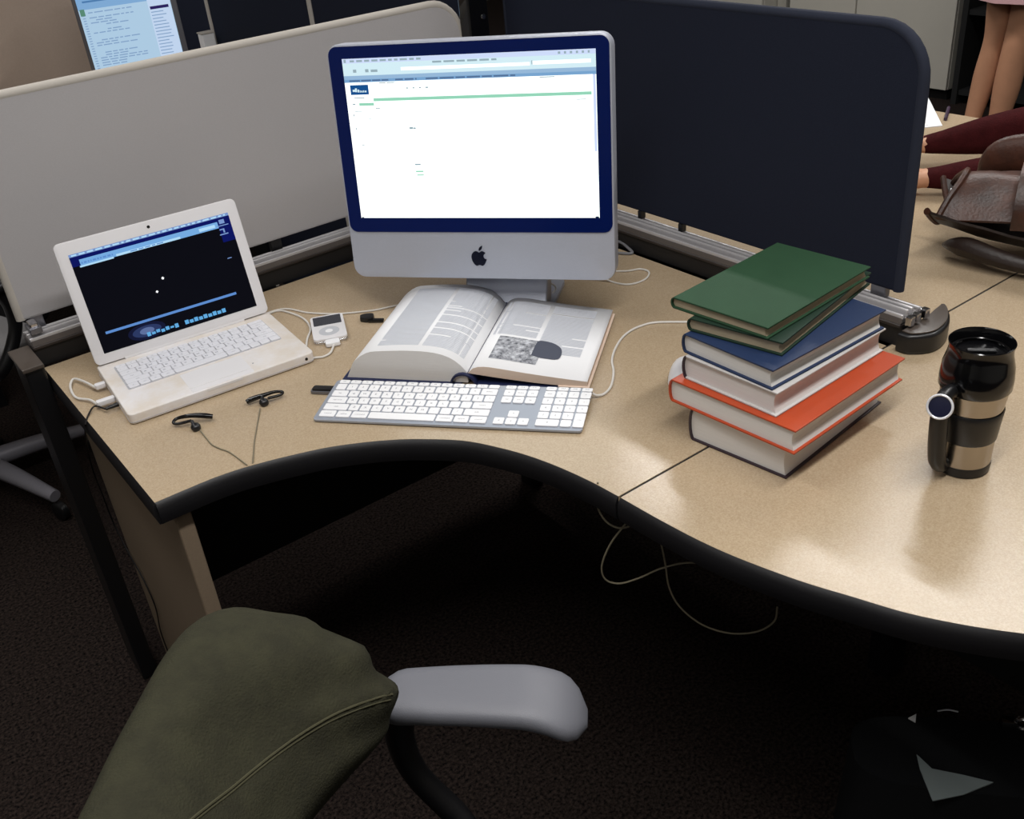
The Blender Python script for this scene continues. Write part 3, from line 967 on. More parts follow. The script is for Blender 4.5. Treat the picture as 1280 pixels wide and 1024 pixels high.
# music player and its cable
ip = thing('music_player', 'white pocket music player with dark screen and click wheel', 'music player', T(0.449, -0.2715, D) @ RZ(math.radians(-23.5)))
obj('back_shell', prism(rrect(0.0618, 0.1035, 0.008, 5), 0.0, 0.0055, bev=0.002, seg=3), M['chrome'], ip, smooth=True)
obj('face', prism(rrect(0.0618, 0.1035, 0.008, 5), 0.0056, 0.0110, bev=0.001), M['white_plastic'], ip, smooth=True)
obj('screen', prism(rrect(0.052, 0.0385, 0.0015, 2, 0, 0.027), 0.0108, 0.01125), M['screen_dark'], ip)
obj('click_wheel', lathe([(0, 0.0112), (0.0188, 0.0112), (0.0192, 0.0108)], 32, mtx=T(0, -0.0205, 0)), M['wheel_grey'], ip)
obj('centre_button', lathe([(0, 0.0118), (0.0068, 0.0117), (0.0072, 0.0108)], 24, mtx=T(0, -0.0205, 0)), M['white_key'], ip)
ipm = T(0.449, -0.2715, D) @ RZ(math.radians(-23.5))
t = thing('dock_cable', 'white dock cable from the music player curving round the laptop corner', 'cable')
obj('dock_plug', prism(rrect(0.026, 0.018, 0.003, 3, 0.002, -0.0615), 0.0018, 0.0092, bev=0.0012, mtx=ipm), M['white_key'], t, smooth=True)
obj('cord', tube([ipm @ Vector((0.002, -0.070, 0.0052)), dk(417, 432, 0.004), dk(413, 441, 0.003), dk(404, 446, 0.0024), dk(396, 447, 0.0024), lm @ Vector((0.326, 0.012, 0.0024))], 0.0020, n=8, sub=8), M['cable_white'], t, smooth=True)
cord('charger_cable', [lm @ Vector((0.300, 0.238, 0.004)), dk(345, 389), dk(362, 391), dk(380, 399), dk(388, 411), dk(384, 424), lm @ Vector((0.328, 0.052, 0.0024))], 0.0020, M['cable_white'],
     'white cable curving out from behind the laptop hinge to its right side')
cord('network_cable', [lm @ Vector((0.285, 0.250, 0.003)), dk(352, 386.5), dk(385, 391), dk(415, 392.5), dk(440, 391), dk(470, 387.5), dk(497, 381.5), dk(520, 378), dk(545, 379)], 0.0017, M['cable_white'],
     'thin white cable running from the laptop behind the music player to the open textbook')
cord('keyboard_cable', [dk(740.5, 492, 0.008), dk(747, 494.5, 0.004), dk(756, 492), dk(764, 482), dk(767, 465), dk(765, 450), dk(770, 434), dk(781, 419), dk(800, 408), (0.889, -0.704, D + 0.002), (0.95, -0.79, D + 0.002), (0.93, -0.885, D + 0.002)], 0.0020, M['cable_white'],
     'white keyboard cable arching from the keyboard back towards the stacked books')
cord('power_cable', [(0.925, -0.47, D + 0.02), (0.945, -0.50, D + 0.0025), dk(780, 355.5), dk(795, 354), dk(808, 348), dk(811, 340), dk(800, 336.5), dk(780, 339), (0.955, -0.43, D + 0.0025), (0.90, -0.38, D + 0.03)], 0.0019, M['cable_white'],
     'white cable making a loop on the desk at the right of the big monitor')
cord('grey_cable', [dk(766, 301, 0.012), dk(776, 303, 0.010), dk(784, 309, 0.006), dk(789, 317, 0.003), (1.04, -0.38, D + 0.003), (1.055, -0.335, D + 0.003)], 0.003, M['cable_grey'],
     'short grey cable on the desk by the dark rail right of the big monitor')
cord('mouse_cable', [(0.795, -0.455, D + 0.082), (0.800, -0.470, D + 0.05), dk(694, 358, 0.02), dk(690, 368, 0.006), dk(680, 379), dk(668, 386), (0.735, -0.52, D + 0.002)], 0.0016, M['cable_white'],
     'thin white cable dropping from under the big monitor behind the textbook')
# black wire from the laptop jack over the desk's left edge, and the earphones
t = thing('earphones', 'black ear-hook earphones lying on the desk in front of laptop', 'earphones')


def hookbud(pts_hook, bud, stalk, side):
    b = tube(pts_hook, [0.0040, 0.0046, 0.0044, 0.0036, 0.0028, 0.0024, 0.0024, 0.0026], n=10, sub=8)
    e = obj('ear_hook', b, M['black_gloss'], t, smooth=True)
    bb = Vector(bud)
    c = nb()
    add_lathe(c, [(0, 0.0), (0.0050, 0.0008), (0.0076, 0.003), (0.0080, 0.006), (0.0066, 0.0095), (0.0040, 0.0115), (0, 0.0122)], 20, mtx=T(*bb) @ RZ(0.6) @ RX(0.5))
    add_tube(c, [bb + Vector((0, 0, 0.008)), Vector(stalk) * 0.5 + bb * 0.5 + Vector((0, 0, 0.005)), Vector(stalk)], [0.0034, 0.0028, 0.0030], n=8, sub=4)
    obj('earbud', c, M['black_plastic'], e, smooth=True)
    return e


hookbud([dk(266, 521, 0.007), dk(258, 520, 0.010), dk(248, 519.5, 0.012), dk(236, 520, 0.013), dk(222, 523, 0.010), dk(216.5, 528, 0.008), dk(222, 530, 0.006), dk(239, 526, 0.010)],
        dk(244, 537, 0.0005), dk(240, 527, 0.011), 1)
hookbud([dk(308, 503, 0.006), dk(313, 500, 0.008), dk(321, 497, 0.010), dk(330, 494, 0.012), dk(343, 490, 0.012), dk(353, 490, 0.009), dk(350, 494, 0.007), dk(335, 498, 0.009)],
        dk(329, 506, 0.0005), dk(328, 496, 0.011), -1)
obj('cord', tube([dk(250, 538, 0.003), dk(258, 548, 0.0012), dk(265, 556, 0.0012), dk(275, 561, 0.0012), dk(286, 565, 0.0012), dk(299, 574, 0.0012), dk(308, 581, 0.0015), on(312, 586, D - 0.012), on(316, 596, D - 0.034)], 0.0011, n=6, sub=6), M['cable_olive'], t, smooth=True)
obj('cord', tube([dk(325, 511, 0.003), dk(323, 523, 0.0012), dk(320, 540, 0.0012), dk(318, 552, 0.0012), dk(317, 566, 0.0012), dk(316, 578, 0.0015), on(317, 585, D - 0.012), on(319, 596, D - 0.034)], 0.0011, n=6, sub=6), M['cable_olive'], t, smooth=True)
t = thing('audio_cable', 'thin black wire from the laptop hanging over the left desk edge', 'cable')
obj('plug', tube([lm @ Vector((-0.001, 0.075, 0.0085)), lm @ Vector((-0.022, 0.073, 0.0085))], [0.004, 0.0028], n=10, sub=1), M['black_plastic'], t, smooth=True)


def gb(u, v, x):
    d = RIGHT * ((u - 640) / 1240.9) + UP * ((512 - v) / 1240.9) + FWD
    return CAM_P + d * ((x - CAM_P.x) / d.x)


obj('cord', tube([lm @ Vector((-0.022, 0.073, 0.0085)), dk(118, 508, 0.006), dk(110, 520, 0.0016), (-0.006, -0.266, D - 0.004), gb(106, 534, 0.004), gb(109, 560, 0.012), gb(117, 590, 0.017), gb(128, 618, 0.018),
                  gb(142, 654, 0.018), gb(160, 690, 0.018), gb(178, 722, 0.018), gb(194, 758, 0.018), gb(201, 790, 0.018), gb(212, 820, 0.018)], 0.0015, n=6, sub=6), M['cable_black'], t, smooth=True)

# small black gadget beside the player
t = thing('black_clip', 'tiny black clip-shaped gadget lying right of the white music player', 'clip', T(0.529, -0.292, D) @ RZ(math.radians(-46)))
obj('clip_head', prism(spline2([(-0.020, -0.006), (-0.022, 0.006), (-0.010, 0.013), (0.002, 0.011), (0.004, -0.004), (-0.008, -0.010)], 4), 0.0, 0.010, bev=0.002), M['black_plastic'], t, smooth=True)
obj('clip_arm', box(-0.004, 0.026, -0.011, -0.002, 0.0005, 0.0065, bev=0.0015), M['black_gloss'], t)


# ------------------------------------------------------------------ books
def closed_book(label, mtx, L, Wd, H, cover, pages, spine=None, inset=0.004, cov=0.0026, hard=True, group=None):
    """L along local x, Wd along local y with the spine at +y, standing on z=0"""
    t = thing('book', label, 'book', mtx, group)
    i = inset
    pb = nb()
    # page block with a slightly hollow fore edge at -y
    yb0, yb1 = -Wd / 2 + i, Wd / 2 - 0.004
    prof = []
    for k in range(7):
        s = k / 6
        prof.append((yb0 + 0.0035 * math.sin(PI * s) * (1 if hard else 0.3), cov + (H - 2 * cov) * s))
    prof += [(yb1, H - cov), (yb1 + 0.003, H / 2), (yb1, cov)]
    mt = Matrix(((0, 0, 1, 0), (1, 0, 0, 0), (0, 1, 0, 0), (0, 0, 0, 1)))
    add_prism(pb, prof, -L / 2 + i, L / 2 - i, mtx=mt)
    obj('page_block', pb, pages, t)
    obj('front_cover', box(-L / 2, L / 2, -Wd / 2, Wd / 2 - 0.006, H - cov, H, bev=0.0008, seg=2), cover, t)
    obj('back_cover', box(-L / 2, L / 2, -Wd / 2, Wd / 2 - 0.006, 0, cov, bev=0.0008, seg=2), cover, t)
    sp = []
    for k in range(9):
        a = -PI / 2 + PI * k / 8
        sp.append((Wd / 2 - 0.007 + 0.007 * math.cos(a), H / 2 + H / 2 * math.sin(a)))
    for k in range(9):
        a = PI / 2 - PI * k / 8
        sp.append((Wd / 2 - 0.0085 + 0.0062 * math.cos(a), H / 2 + (H / 2 - 0.0014) * math.sin(a)))
    obj('spine', prism(sp, -L / 2, L / 2, mtx=mt), spine or cover, t, smooth=True)
    return t


def book_at(front, ang, L, Wd):
    """front = near fore-edge corner (x-, y-) of the book, ang = direction of its long side"""
    a = math.radians(ang)
    c = Vector((front[0], front[1], 0)) + Vector((math.cos(a), math.sin(a), 0)) * L / 2 + Vector((-math.sin(a), math.cos(a), 0)) * Wd / 2
    return c, a


z = D
stack = [
    ('thick dark plum hardback with white pages at the bottom of the book stack', (0.6659, -1.156), 6.4, 0.251, 0.162, 0.0535, 'cover_plum', 'page_edge_white'),
    ('orange hardback book, second from the bottom of the stack', (0.6541, -1.175), 3.3, 0.256, 0.214, 0.0365, 'cover_orange', 'page_edge_white'),
    ('pale-covered book with broad white pages between the orange and the blue books', (0.6623, -1.1367), 2.2, 0.244, 0.163, 0.0365, 'cover_grey', 'page_edge_white'),
    ('dark blue hardback book in the upper middle of the stack', (0.6626, -1.1278), 0.3, 0.240, 0.160, 0.0300, 'cover_blue', 'page_edge_white'),
    ('thin dark green book with tan pages just beneath the topmost green book', (0.699, -1.112), 11.0, 0.262, 0.146, 0.0200, 'cover_darkgreen', 'page_edge_tan'),
    ('green cloth hardback lying on the very top of the stack', (0.6917, -1.093), 4.8, 0.247, 0.163, 0.0175, 'cover_green', 'page_edge_tan'),
]
for lab, fr_, an, L, Wd, H, cv, pgm in stack:
    c, a = book_at(fr_, an, L, Wd)
    closed_book(lab, T(c.x, c.y, z) @ RZ(a), L, Wd, H, M[cv], M[pgm], spine=M['cover_plum'] if cv == 'cover_grey' else None, group='books stacked on the side desk')
    z += H + 0.0003

# open textbook: local x across the spread, local y from the reader's side up to the head, spine along y at x=0
ob_o = Vector((0.5165, -0.6290, D))
ob_h = Vector((0.7215, -0.4650, D))
ang = math.atan2(ob_h.y - ob_o.y, ob_h.x - ob_o.x) - PI / 2
BH = (ob_h - ob_o).length
ob = thing('open_textbook', 'open textbook with two-column pages and a printed picture, behind the keyboard', 'book', T(*ob_o) @ RZ(ang))


def page_left(s):      # s 0 at the gutter, 1 at the fore edge -> (x, z)
    x = -0.0008 - 0.199 * s
    zz = 0.022 + 0.036 * (1 - math.exp(-s * 9)) - 0.006 * s + 0.004 * math.sin(PI * min(1, s * 1.1))
    if s > 0.8:
        zz -= 0.020 * ((s - 0.8) / 0.2) ** 2
    return x, zz


def page_right(s):
    x = 0.0008 + 0.197 * s
    zz = 0.022 + 0.020 * (1 - math.exp(-s * 14)) * math.exp(-s * 1.5) - 0.012 * s
    return x, zz


def block(fn, base, x_in, x_out, name, m_side, m_top, lift=0.0):
    """page block: curved printed top, sides down to base"""
    b = nb()
    N = 22
    top = [fn(k / N) for k in range(N + 1)]
    bot = [(x_in + (x_out - x_in) * k / N, base + lift * max(0.0, 1 - k / N / 0.75) ** 1.3) for k in range(N + 1)]
    rows_ = []
    for y in (0.0, BH):
        rows_.append(([b.verts.new((x, y, z_)) for x, z_ in top], [b.verts.new((x, y, z_)) for x, z_ in bot]))
    for k in range(N):
        f = b.faces.new((rows_[0][0][k], rows_[0][0][k + 1], rows_[1][0][k + 1], rows_[1][0][k]))
        f.material_index = 1
        f.smooth = True
        b.faces.new((rows_[0][1][k], rows_[0][1][k + 1], rows_[1][1][k + 1], rows_[1][1][k]))
        b.faces.new((rows_[0][0][k], rows_[0][0][k + 1], rows_[0][1][k + 1], rows_[0][1][k]))
        b.faces.new((rows_[1][0][k], rows_[1][0][k + 1], rows_[1][1][k + 1], rows_[1][1][k]))
    for e in (0, N):
        b.faces.new((rows_[0][0][e], rows_[0][1][e], rows_[1][1][e], rows_[1][0][e]))
    bmesh.ops.recalc_face_normals(b, faces=b.faces[:])
    return obj(name, b, [m_side, m_top], ob)


block(page_left, 0.0035, -0.0008, -0.215, 'left_pages', M['page_edge_white'], M['paper'])
block(page_right, 0.0060, 0.0008, 0.197, 'right_pages', M['page_cream'], M['paper'], lift=0.015)
cvb = nb()
add_box(cvb, -0.222, -0.012, -0.006, BH + 0.006, 0.0, 0.003, bev=0.0008)
obj('left_cover', cvb, M['cover_navy'], ob)
add = box(0.010, 0.1985, -0.006, BH + 0.004, 0.0, 0.003, bev=0.0008, mtx=T(0, 0, 0.0005))
obj('right_cover', add, M['cover_navy'], ob)
obj('right_endpaper', box(0.150, 0.201, -0.003, BH + 0.003, 0.0037, 0.0058, bev=0.0004), M['page_cream'], ob)
sp_pts = []
for k in range(11):
    a = PI * k / 10
    sp_pts.append((-0.008 + 0.023 * math.cos(a), 0.0 + 0.0225 * math.sin(a)))
for k in range(11):
    a = PI - PI * k / 10
    sp_pts.append((-0.008 + 0.0195 * math.cos(a), 0.0 + 0.0190 * math.sin(a)))
obj('spine', prism(sp_pts, -BH - 0.006, 0.006, mtx=PY), M['cover_navy'], ob, smooth=True)
# print: two columns of lines on each page, a picture and a dark caption box on the right page


def print_patch(bm, fn, s0, s1, y0, y1, up=0.0004, n=5):
    prev = None
    for k in range(n + 1):
        x, z_ = fn(s0 + (s1 - s0) * k / n)
        a = bm.verts.new((x, y0, z_ + up))
        c = bm.verts.new((x, y1, z_ + up))
        if prev:
            bm.faces.new((prev[0], a, c, prev[1]))
        prev = (a, c)


rs = random.Random(11)
for fn, cols, nm in ((page_left, ((0.05, 0.40), (0.435, 0.80)), 'left_text'), (page_right, ((0.06, 0.445), (0.485, 0.87)), 'right_text')):
    b = nb()
    for ci, (s0, s1) in enumerate(cols):
        yy = BH - 0.016
        li = 0
        while yy > 0.022:
            lim = True
            if fn is page_right:
                if ci == 0 and yy < 0.118:
                    lim = False
                if ci == 1 and yy < 0.085:
                    lim = False
                    if 0.075 < yy:
                        lim = True
            if fn is page_left and ci == 0 and li in (22, 30, 38, 44):
                lim = False
            if fn is page_right and ci == 1 and li == 8:
                lim = False
            if lim:
                e = s1 if rs.random() > 0.05 else s0 + (s1 - s0) * rs.uniform(0.35, 0.9)
                print_patch(b, fn, s0, e, yy - 0.0025, yy, n=6)
            yy -= 0.0036
            li += 1
    obj(nm, b, M['ink'], ob)['kind'] = 'stuff'
b = nb()
print_patch(b, page_right, 0.14, 0.54, 0.030, 0.110, up=0.0005, n=8)
obj('printed_picture', b, M['photo_print'], ob)['label'] = 'grey printed picture'
b = nb()
pts = spline2([(0.47, 0.058), (0.47, 0.100), (0.50, 0.112), (0.62, 0.108), (0.70, 0.090), (0.70, 0.058), (0.56, 0.054)], 4)
vs = []
for s_, y_ in pts:
    x, z_ = page_right(s_)
    vs.append(b.verts.new((x, y_, z_ + 0.0009)))
b.faces.new(vs)
obj('printed_box', b, M['ink_dark'], ob)['label'] = 'dark printed patch'

# ------------------------------------------------------------------ white mouse behind the books
ms = thing('computer_mouse', 'white mouse peeking out behind the book stack', 'mouse', T(0.774, -0.872, D) @ RZ(math.radians(-52)))
b = nb()
bmesh.ops.create_uvsphere(b, u_segments=28, v_segments=16, radius=1)
for v in b.verts:
    x, y, z_ = v.co
    k = 1.0 / max(1e-6, (abs(x) ** 2.6 + abs(y) ** 2.6) ** (1 / 2.6)) * math.hypot(x, y) if math.hypot(x, y) > 1e-6 else 1
    v.co = Vector((x * k * 0.030, y * k * 0.055, max(0.002, 0.004 + (z_ if z_ > 0 else z_ * 0.1) * 0.026 - 0.0022 * y)))
obj('shell', b, M['white_plastic'], ms, smooth=True)
obj('scroll_ball', lathe([(0, 0.003), (0.0025, 0.0022), (0.0034, 0)], 14, mtx=T(0, 0.030, 0.0245)), M['wheel_grey'], ms, smooth=True)
obj('sole', prism(rrect(0.05, 0.096, 0.022, 6), 0.0, 0.0018), M['key_well'], ms)

# ------------------------------------------------------------------ travel mug
mg = thing('travel_mug', 'steel and black travel mug with handle standing on the right desk', 'mug', T(0.8535, -1.2935, D))
obj('base_ring', lathe([(0, 0.0), (0.032, 0.0), (0.0345, 0.002), (0.0352, 0.012), (0.0346, 0.0145), (0, 0.0145)], 48), M['black_plastic'], mg, smooth=True)
obj('steel_body', lathe([(0.0342, 0.0146), (0.0350, 0.04), (0.0362, 0.07), (0.0380, 0.095), (0.0396, 0.108), (0.0412, 0.120), (0.0418, 0.128), (0.0400, 0.132)], 56), M['steel'], mg, smooth=True)
obj('grip_band', lathe([(0.0352, 0.050), (0.0366, 0.052), (0.0390, 0.084), (0.0400, 0.093), (0.0388, 0.095)], 56), M['black_plastic'], mg, smooth=True)
obj('collar', lathe([(0.0410, 0.1215), (0.0438, 0.1250), (0.0440, 0.138), (0.0424, 0.154), (0.0388, 0.168), (0.0376, 0.176), (0.0386, 0.183), (0.0392, 0.1855),
                     (0.0380, 0.1865), (0.0360, 0.183), (0.0350, 0.173), (0.032, 0.1705), (0, 0.1705)], 56), M['black_gloss'], mg, smooth=True)
obj('lid_slider', box(-0.004, 0.004, -0.018, 0.016, 0.1708, 0.1740, bev=0.0015, mtx=RZ(math.radians(40))), M['black_plastic'], mg)
obj('lid_lip', lathe([(0.0285, 0.1708), (0.0310, 0.1708), (0.0306, 0.1740), (0.0290, 0.1742)], 40), M['black_gloss'], mg, smooth=True)
# handle: towards the viewer's left
hd = Vector((-0.97, 0.12, 0)).normalized()


def hpt(r, z_):
    return hd * r + Vector((0, 0, z_))


h = tube([hpt(0.039, 0.128), hpt(0.050, 0.131), hpt(0.058, 0.122), hpt(0.060, 0.096), hpt(0.057, 0.060), hpt(0.052, 0.030), hpt(0.043, 0.017), hpt(0.033, 0.015)],
         [0.0085, 0.009, 0.0105, 0.0115, 0.0118, 0.011, 0.009, 0.007], n=14, sub=8)
hob = obj('handle', h, M['black_plastic'], mg, smooth=True)
hdir = (CAM_P - (Vector((0.8535, -1.2935, D)) + hpt(0.083, 0.108))).normalized()
face = (hdir + hd * 0.35).normalized()
rot = face.to_track_quat('Z', 'Y').to_matrix().to_4x4()
mr = T(*(hpt(0.0590, 0.114) + face * 0.0105)) @ rot
obj('ring_plug', lathe([(0, 0.004), (0.0135, 0.0035), (0.0145, 0)], 28, mtx=mr), M['ring_core'], hob, smooth=True)
obj('ring', tube([mr @ Vector((0.0148 * math.cos(2 * PI * k / 32), 0.0148 * math.sin(2 * PI * k / 32), 0.004)) for k in range(32)], 0.0016, n=10, sub=1, closed=True), M['ring_white'], hob, smooth=True)['label'] = 'bright chrome ring'

# ------------------------------------------------------------------ far desk: paper, pen, leather bag
t = thing('paper_sheet', 'white paper sheets on the far desk beyond the navy screen', 'paper', T(0, 0, D))
obj('sheet', prism([(2.105, -0.365), (2.185, -0.4215), (2.41, -0.233), (2.33, -0.13)], 0.0002, 0.0022), M['paper'], t)
obj('sheet', prism([(2.11, -0.345), (2.175, -0.405), (2.33, -0.26), (2.27, -0.16)], 0.0024, 0.0034, mtx=T(-0.01, 0.012, 0)), M['paper'], t)
t = thing('pen', 'dark purple pen lying next to the white paper', 'pen', T(2.285, -0.372, D + 0.005) @ RZ(math.radians(28)))
obj('barrel', tube([(-0.06, 0, 0), (0.05, 0, 0)], 0.0048, n=10, sub=1), M['pen'], t, smooth=True)
obj('tip', tube([(0.05, 0, 0), (0.066, 0, 0)], [0.0045, 0.001], n=10, sub=1), M['black_plastic'], t, smooth=True)

# leather satchel, mouth open towards -x
bg = thing('leather_bag', 'brown leather satchel lying open on the far desk', 'bag', T(1.577, -1.061, D) @ RZ(math.radians(-66)) @ Matrix.Diagonal((1, 0.64, 1.22, 1)))


def shell(fn, nu, nv, thick=0.0):
    b = nb()
    g = [[b.verts.new(fn(i / nu, j / nv)) for j in range(nv + 1)] for i in range(nu + 1)]
    for i in range(nu):
        for j in range(nv):
            b.faces.new((g[i][j], g[i + 1][j], g[i + 1][j + 1], g[i][j + 1]))
    bmesh.ops.recalc_face_normals(b, faces=b.faces[:])
    if thick:
        bmesh.ops.solidify(b, geom=b.faces[:], thickness=thick)
    return b


def wob(p, a, s):
    return a * noise.noise(Vector(p) * s)


# ------------------------------------------------------------------ office chairs
def star_base(t, metal, r=0.30):
    obj('gas_column', lathe([(0.026, 0.085), (0.026, 0.22), (0.018, 0.225), (0.018, 0.40), (0.0, 0.40)], 20), M['black_plastic'], t, smooth=True)
    for k in range(5):
        a = 2 * PI * k / 5 + 0.35
        l = obj('base_leg', tube([(0.02, 0, 0.105), (r * 0.5, 0, 0.095), (r, 0, 0.075)], [0.028, 0.024, 0.017], n=10, sub=4, mtx=RZ(a)), metal, t, smooth=True)
        c = nb()
        add_lathe(c, [(0, -0.011), (0.022, -0.011), (0.027, -0.008), (0.027, 0.008), (0.022, 0.011), (0, 0.011)], 18, mtx=RZ(a) @ T(r, 0, 0.0275) @ RX(PI / 2))
        obj('caster', c, M['black_plastic'], l, smooth=True)


def cushion(w, d, h, r, mtx):
    b = prism(rrect(w, d, r, 6), 0, h, bev=h * 0.38, seg=4, mtx=mtx)
    return b


def armrest(t, side, metal, pad, yoff=0.27, zp=0.635):
    """pad along +x (front), droops at the front end"""
    y = side * yoff
    b = nb()
    N, K = 24, 20
    grid = []
    Lp = 0.245
    for i in range(N + 1):
        s = i / N
        x = -0.115 + Lp * s
        drop = -0.030 * max(0, (s - 0.68) / 0.32) ** 2 + 0.006 * math.sin(PI * s)
        ends = min(1, math.sin(PI * min(max(s, 0.0), 1.0)) * 3.2) ** 0.5 if 0 < s < 1 else 0
        w = (0.037 + 0.010 * s) * (0.25 + 0.75 * ends)
        hh = 0.016 * (0.35 + 0.65 * ends)
        ring = []
        for k in range(K):
            a = 2 * PI * k / K
            ca, sa = math.cos(a), math.sin(a)
            ring.append(b.verts.new((x, y + w * abs(ca) ** 0.6 * (1 if ca > 0 else -1), zp + 0.016 + drop + hh * abs(sa) ** 0.7 * (1 if sa > 0 else -1))))
        grid.append(ring)
    for i in range(N):
        for k in range(K):
            b.faces.new((grid[i][k], grid[i][(k + 1) % K], grid[i + 1][(k + 1) % K], grid[i + 1][k]))
    b.faces.new(grid[0][::-1])
    b.faces.new(grid[-1])
    bmesh.ops.recalc_face_normals(b, faces=b.faces[:])
    a = obj('armrest', b, pad, t, smooth=True)
    obj('arm_support', tube([(-0.088, y, zp + 0.004), (-0.098, y, zp - 0.05), (-0.085, y - side * 0.004, 0.52), (-0.03, y - side * 0.02, 0.44), (0.0, y - side * 0.09, 0.405)],
                            [0.020, 0.018, 0.016, 0.017, 0.02], n=12, sub=6), metal, a, smooth=True)
    return a


def office_chair(label, mtx, seat_m, base_m, pad_m, sup_m, cush_m=None):
    t = thing('office_chair', label, 'chair', mtx, None)
    star_base(t, base_m)
    obj('mechanism', box(-0.10, 0.10, -0.07, 0.07, 0.385, 0.415, bev=0.006), M['black_plastic'], t)
    obj('seat', cushion(0.46, 0.46, 0.065, 0.09, T(0.03, 0, 0.415)), cush_m or seat_m, t, smooth=True)
    for s in (1, -1):
        armrest(t, s, sup_m, pad_m)
    bk = nb()
    add_prism(bk, rrect(0.38, 0.32, 0.07, 6, 0, 0.62), -0.03, 0.03, bev=0.02, seg=4, mtx=T(-0.205, 0, 0) @ RZ(-PI / 2) @ Matrix(((1, 0, 0, 0), (0, 0.08, -1, -0.05), (0, 1, 0, 0), (0, 0, 0, 1))))
    obj('backrest', bk, seat_m, t, smooth=True)
    obj('back_post', tube([(-0.08, 0, 0.40), (-0.20, 0, 0.39), (-0.285, 0, 0.44), (-0.29, 0, 0.60)], [0.022, 0.022, 0.020, 0.016], n=10, sub=5), M['black_plastic'], t, smooth=True)
    return t


ch1m = T(-0.02, -1.318, 0) @ RZ(math.radians(-43.0))
ch1 = office_chair('foreground office chair with olive green padded back, stitched seam and grey armrest', ch1m, M['chair_black'], M['black_plastic'], M['arm_grey'], M['edge_black'])
ch2m = T(-0.11, 0.97, 0) @ RZ(math.radians(200))
ch2 = office_chair('black office chair with silver base behind the light grey screen', ch2m, M['chair_black'], M['silver_base'], M['black_plastic'], M['black_plastic'], M['chair_grey'])

# padded olive back of the foreground chair (chair space)
JP = smooth_path([(x, 0, z_) for x, z_ in ((-0.255, 0.49), (-0.208, 0.560), (-0.155, 0.625), (-0.104, 0.675), (-0.064, 0.720), (-0.055, 0.765), (-0.084, 0.820), (-0.140, 0.872), (-0.203, 0.889), (-0.248, 0.876), (-0.276, 0.815), (-0.287, 0.68), (-0.289, 0.50))], 10)


def pad_fn(i, j):
    # i along the chair's width, j from the front hem up over the top and down the rear
    y = -0.255 + 0.51 * i
    q = JP[min(int(round(j * (len(JP) - 1))), len(JP) - 1)]
    e = max(0.0, (abs(y) - 0.09) / 0.1652)
    k = math.sqrt(max(0.0, 1 - e ** 2.3))
    cx, cz = -0.21, 0.66
    w = min(1.0, max(0.0, (q.x + 0.27) / 0.20))
    dish = 0.068 * (0.5 + 0.5 * math.cos(PI * min(1.0, abs(y) / 0.20))) * w * w * (3 - 2 * w)
    ex = max(0.0, (abs(y) - 0.155) / 0.1002)
    kx = math.sqrt(max(0.0, 1 - ex ** 2.4))
    kz = 0.35 + 0.65 * k
    x = cx + (q.x - dish - cx) * (0.10 + 0.90 * kx)
    z_ = cz + (q.z - cz) * kz if q.z > cz else q.z
    p = Vector((x, y, z_))
    f = wob((p.x * 0.6, p.y, p.z * 0.5), 0.009, 8) + wob((p.x, p.y * 0.5 + p.z, p.z), 0.006, 20)
    # pulled folds running into the left front corner
    dc = (p - Vector((-0.075, 0.19, 0.77))).length
    f += 0.007 * math.sin(p.z * 110 + p.y * 70) * math.exp(-(dc / 0.085) ** 2)
    return Vector((x + f * 0.9, y + f * 0.3, z_ + f * 0.5))


for c_ in list(ch1.children):
    if c_.name.startswith('backrest'):
        bpy.data.objects.remove(c_)
jb = shell(pad_fn, 64, 60, 0.003)
from mathutils.bvhtree import BVHTree
tree = BVHTree.FromBMesh(jb)
jinv = ch1m.inverted()
seams = []
for k_, off in enumerate((0.0, 7.0)):
    sp_ = []
    for u, v in ((490, 868), (474, 872), (450, 880), (425, 890), (400, 903), (370, 922), (340, 944), (315, 964), (290, 985), (265, 1004), (240, 1024), (215, 1046), (190, 1070)):
        d = RIGHT * ((u - 640 - off * 0.3) / 1240.9) + UP * ((512 - v - off) / 1240.9) + FWD
        h_ = tree.ray_cast(jinv @ CAM_P, (jinv.to_3x3() @ d).normalized())
        if h_[0] is not None:
            sp_.append(h_[0] + h_[1] * 0.0004)
    if len(sp_) > 3:
        seams.append(tube(sp_, 0.0013 if k_ == 0 else 0.0008, n=6, sub=4))
bk_ = obj('backrest', jb, M['olive'], ch1, smooth=True)
bk_['label'] = 'olive green padded fabric backrest'
for sm_ in seams:
    obj('seam', sm_, M['olive_thread'], bk_, smooth=True)


# ------------------------------------------------------------------ leather bag parts
def bag_side(sgn):
    def fn(i, j):
        x = -0.20 + 0.42 * i
        mouth = (1 - i) ** 3
        z_ = 0.002 + 0.05 * sgn + (0.10 + 0.0 * sgn) * j
        y = -0.13 + 0.26 * j
        return Vector((x, y, z_))
    return fn


def bag_bottom(i, j):
    x = -0.24 + 0.48 * i
    y = -0.15 + 0.30 * j
    z_ = 0.004 + 0.05 * (1 - i) ** 2 + 0.09 * max(0, abs(j - 0.5) * 2 - 0.55) ** 1.5
    return Vector((x + 0.03 * math.sin(j * PI), y, z_ + wob((x, y, 0), 0.004, 14)))


def bag_top(i, j):
    x = -0.22 + 0.46 * i
    y = -0.145 + 0.29 * j
    z_ = 0.055 + 0.075 * math.sin(PI * (0.06 + 0.88 * j)) ** 0.7 * (0.72 + 0.28 * math.sin(PI * (0.25 + 0.7 * i)))
    return Vector((x + 0.03 * math.sin(j * PI), y, z_ + wob((x, y, 3), 0.008, 12)))


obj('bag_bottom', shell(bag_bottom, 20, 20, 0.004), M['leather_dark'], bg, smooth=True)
obj('bag_top', shell(bag_top, 24, 22, 0.004), M['leather'], bg, smooth=True)


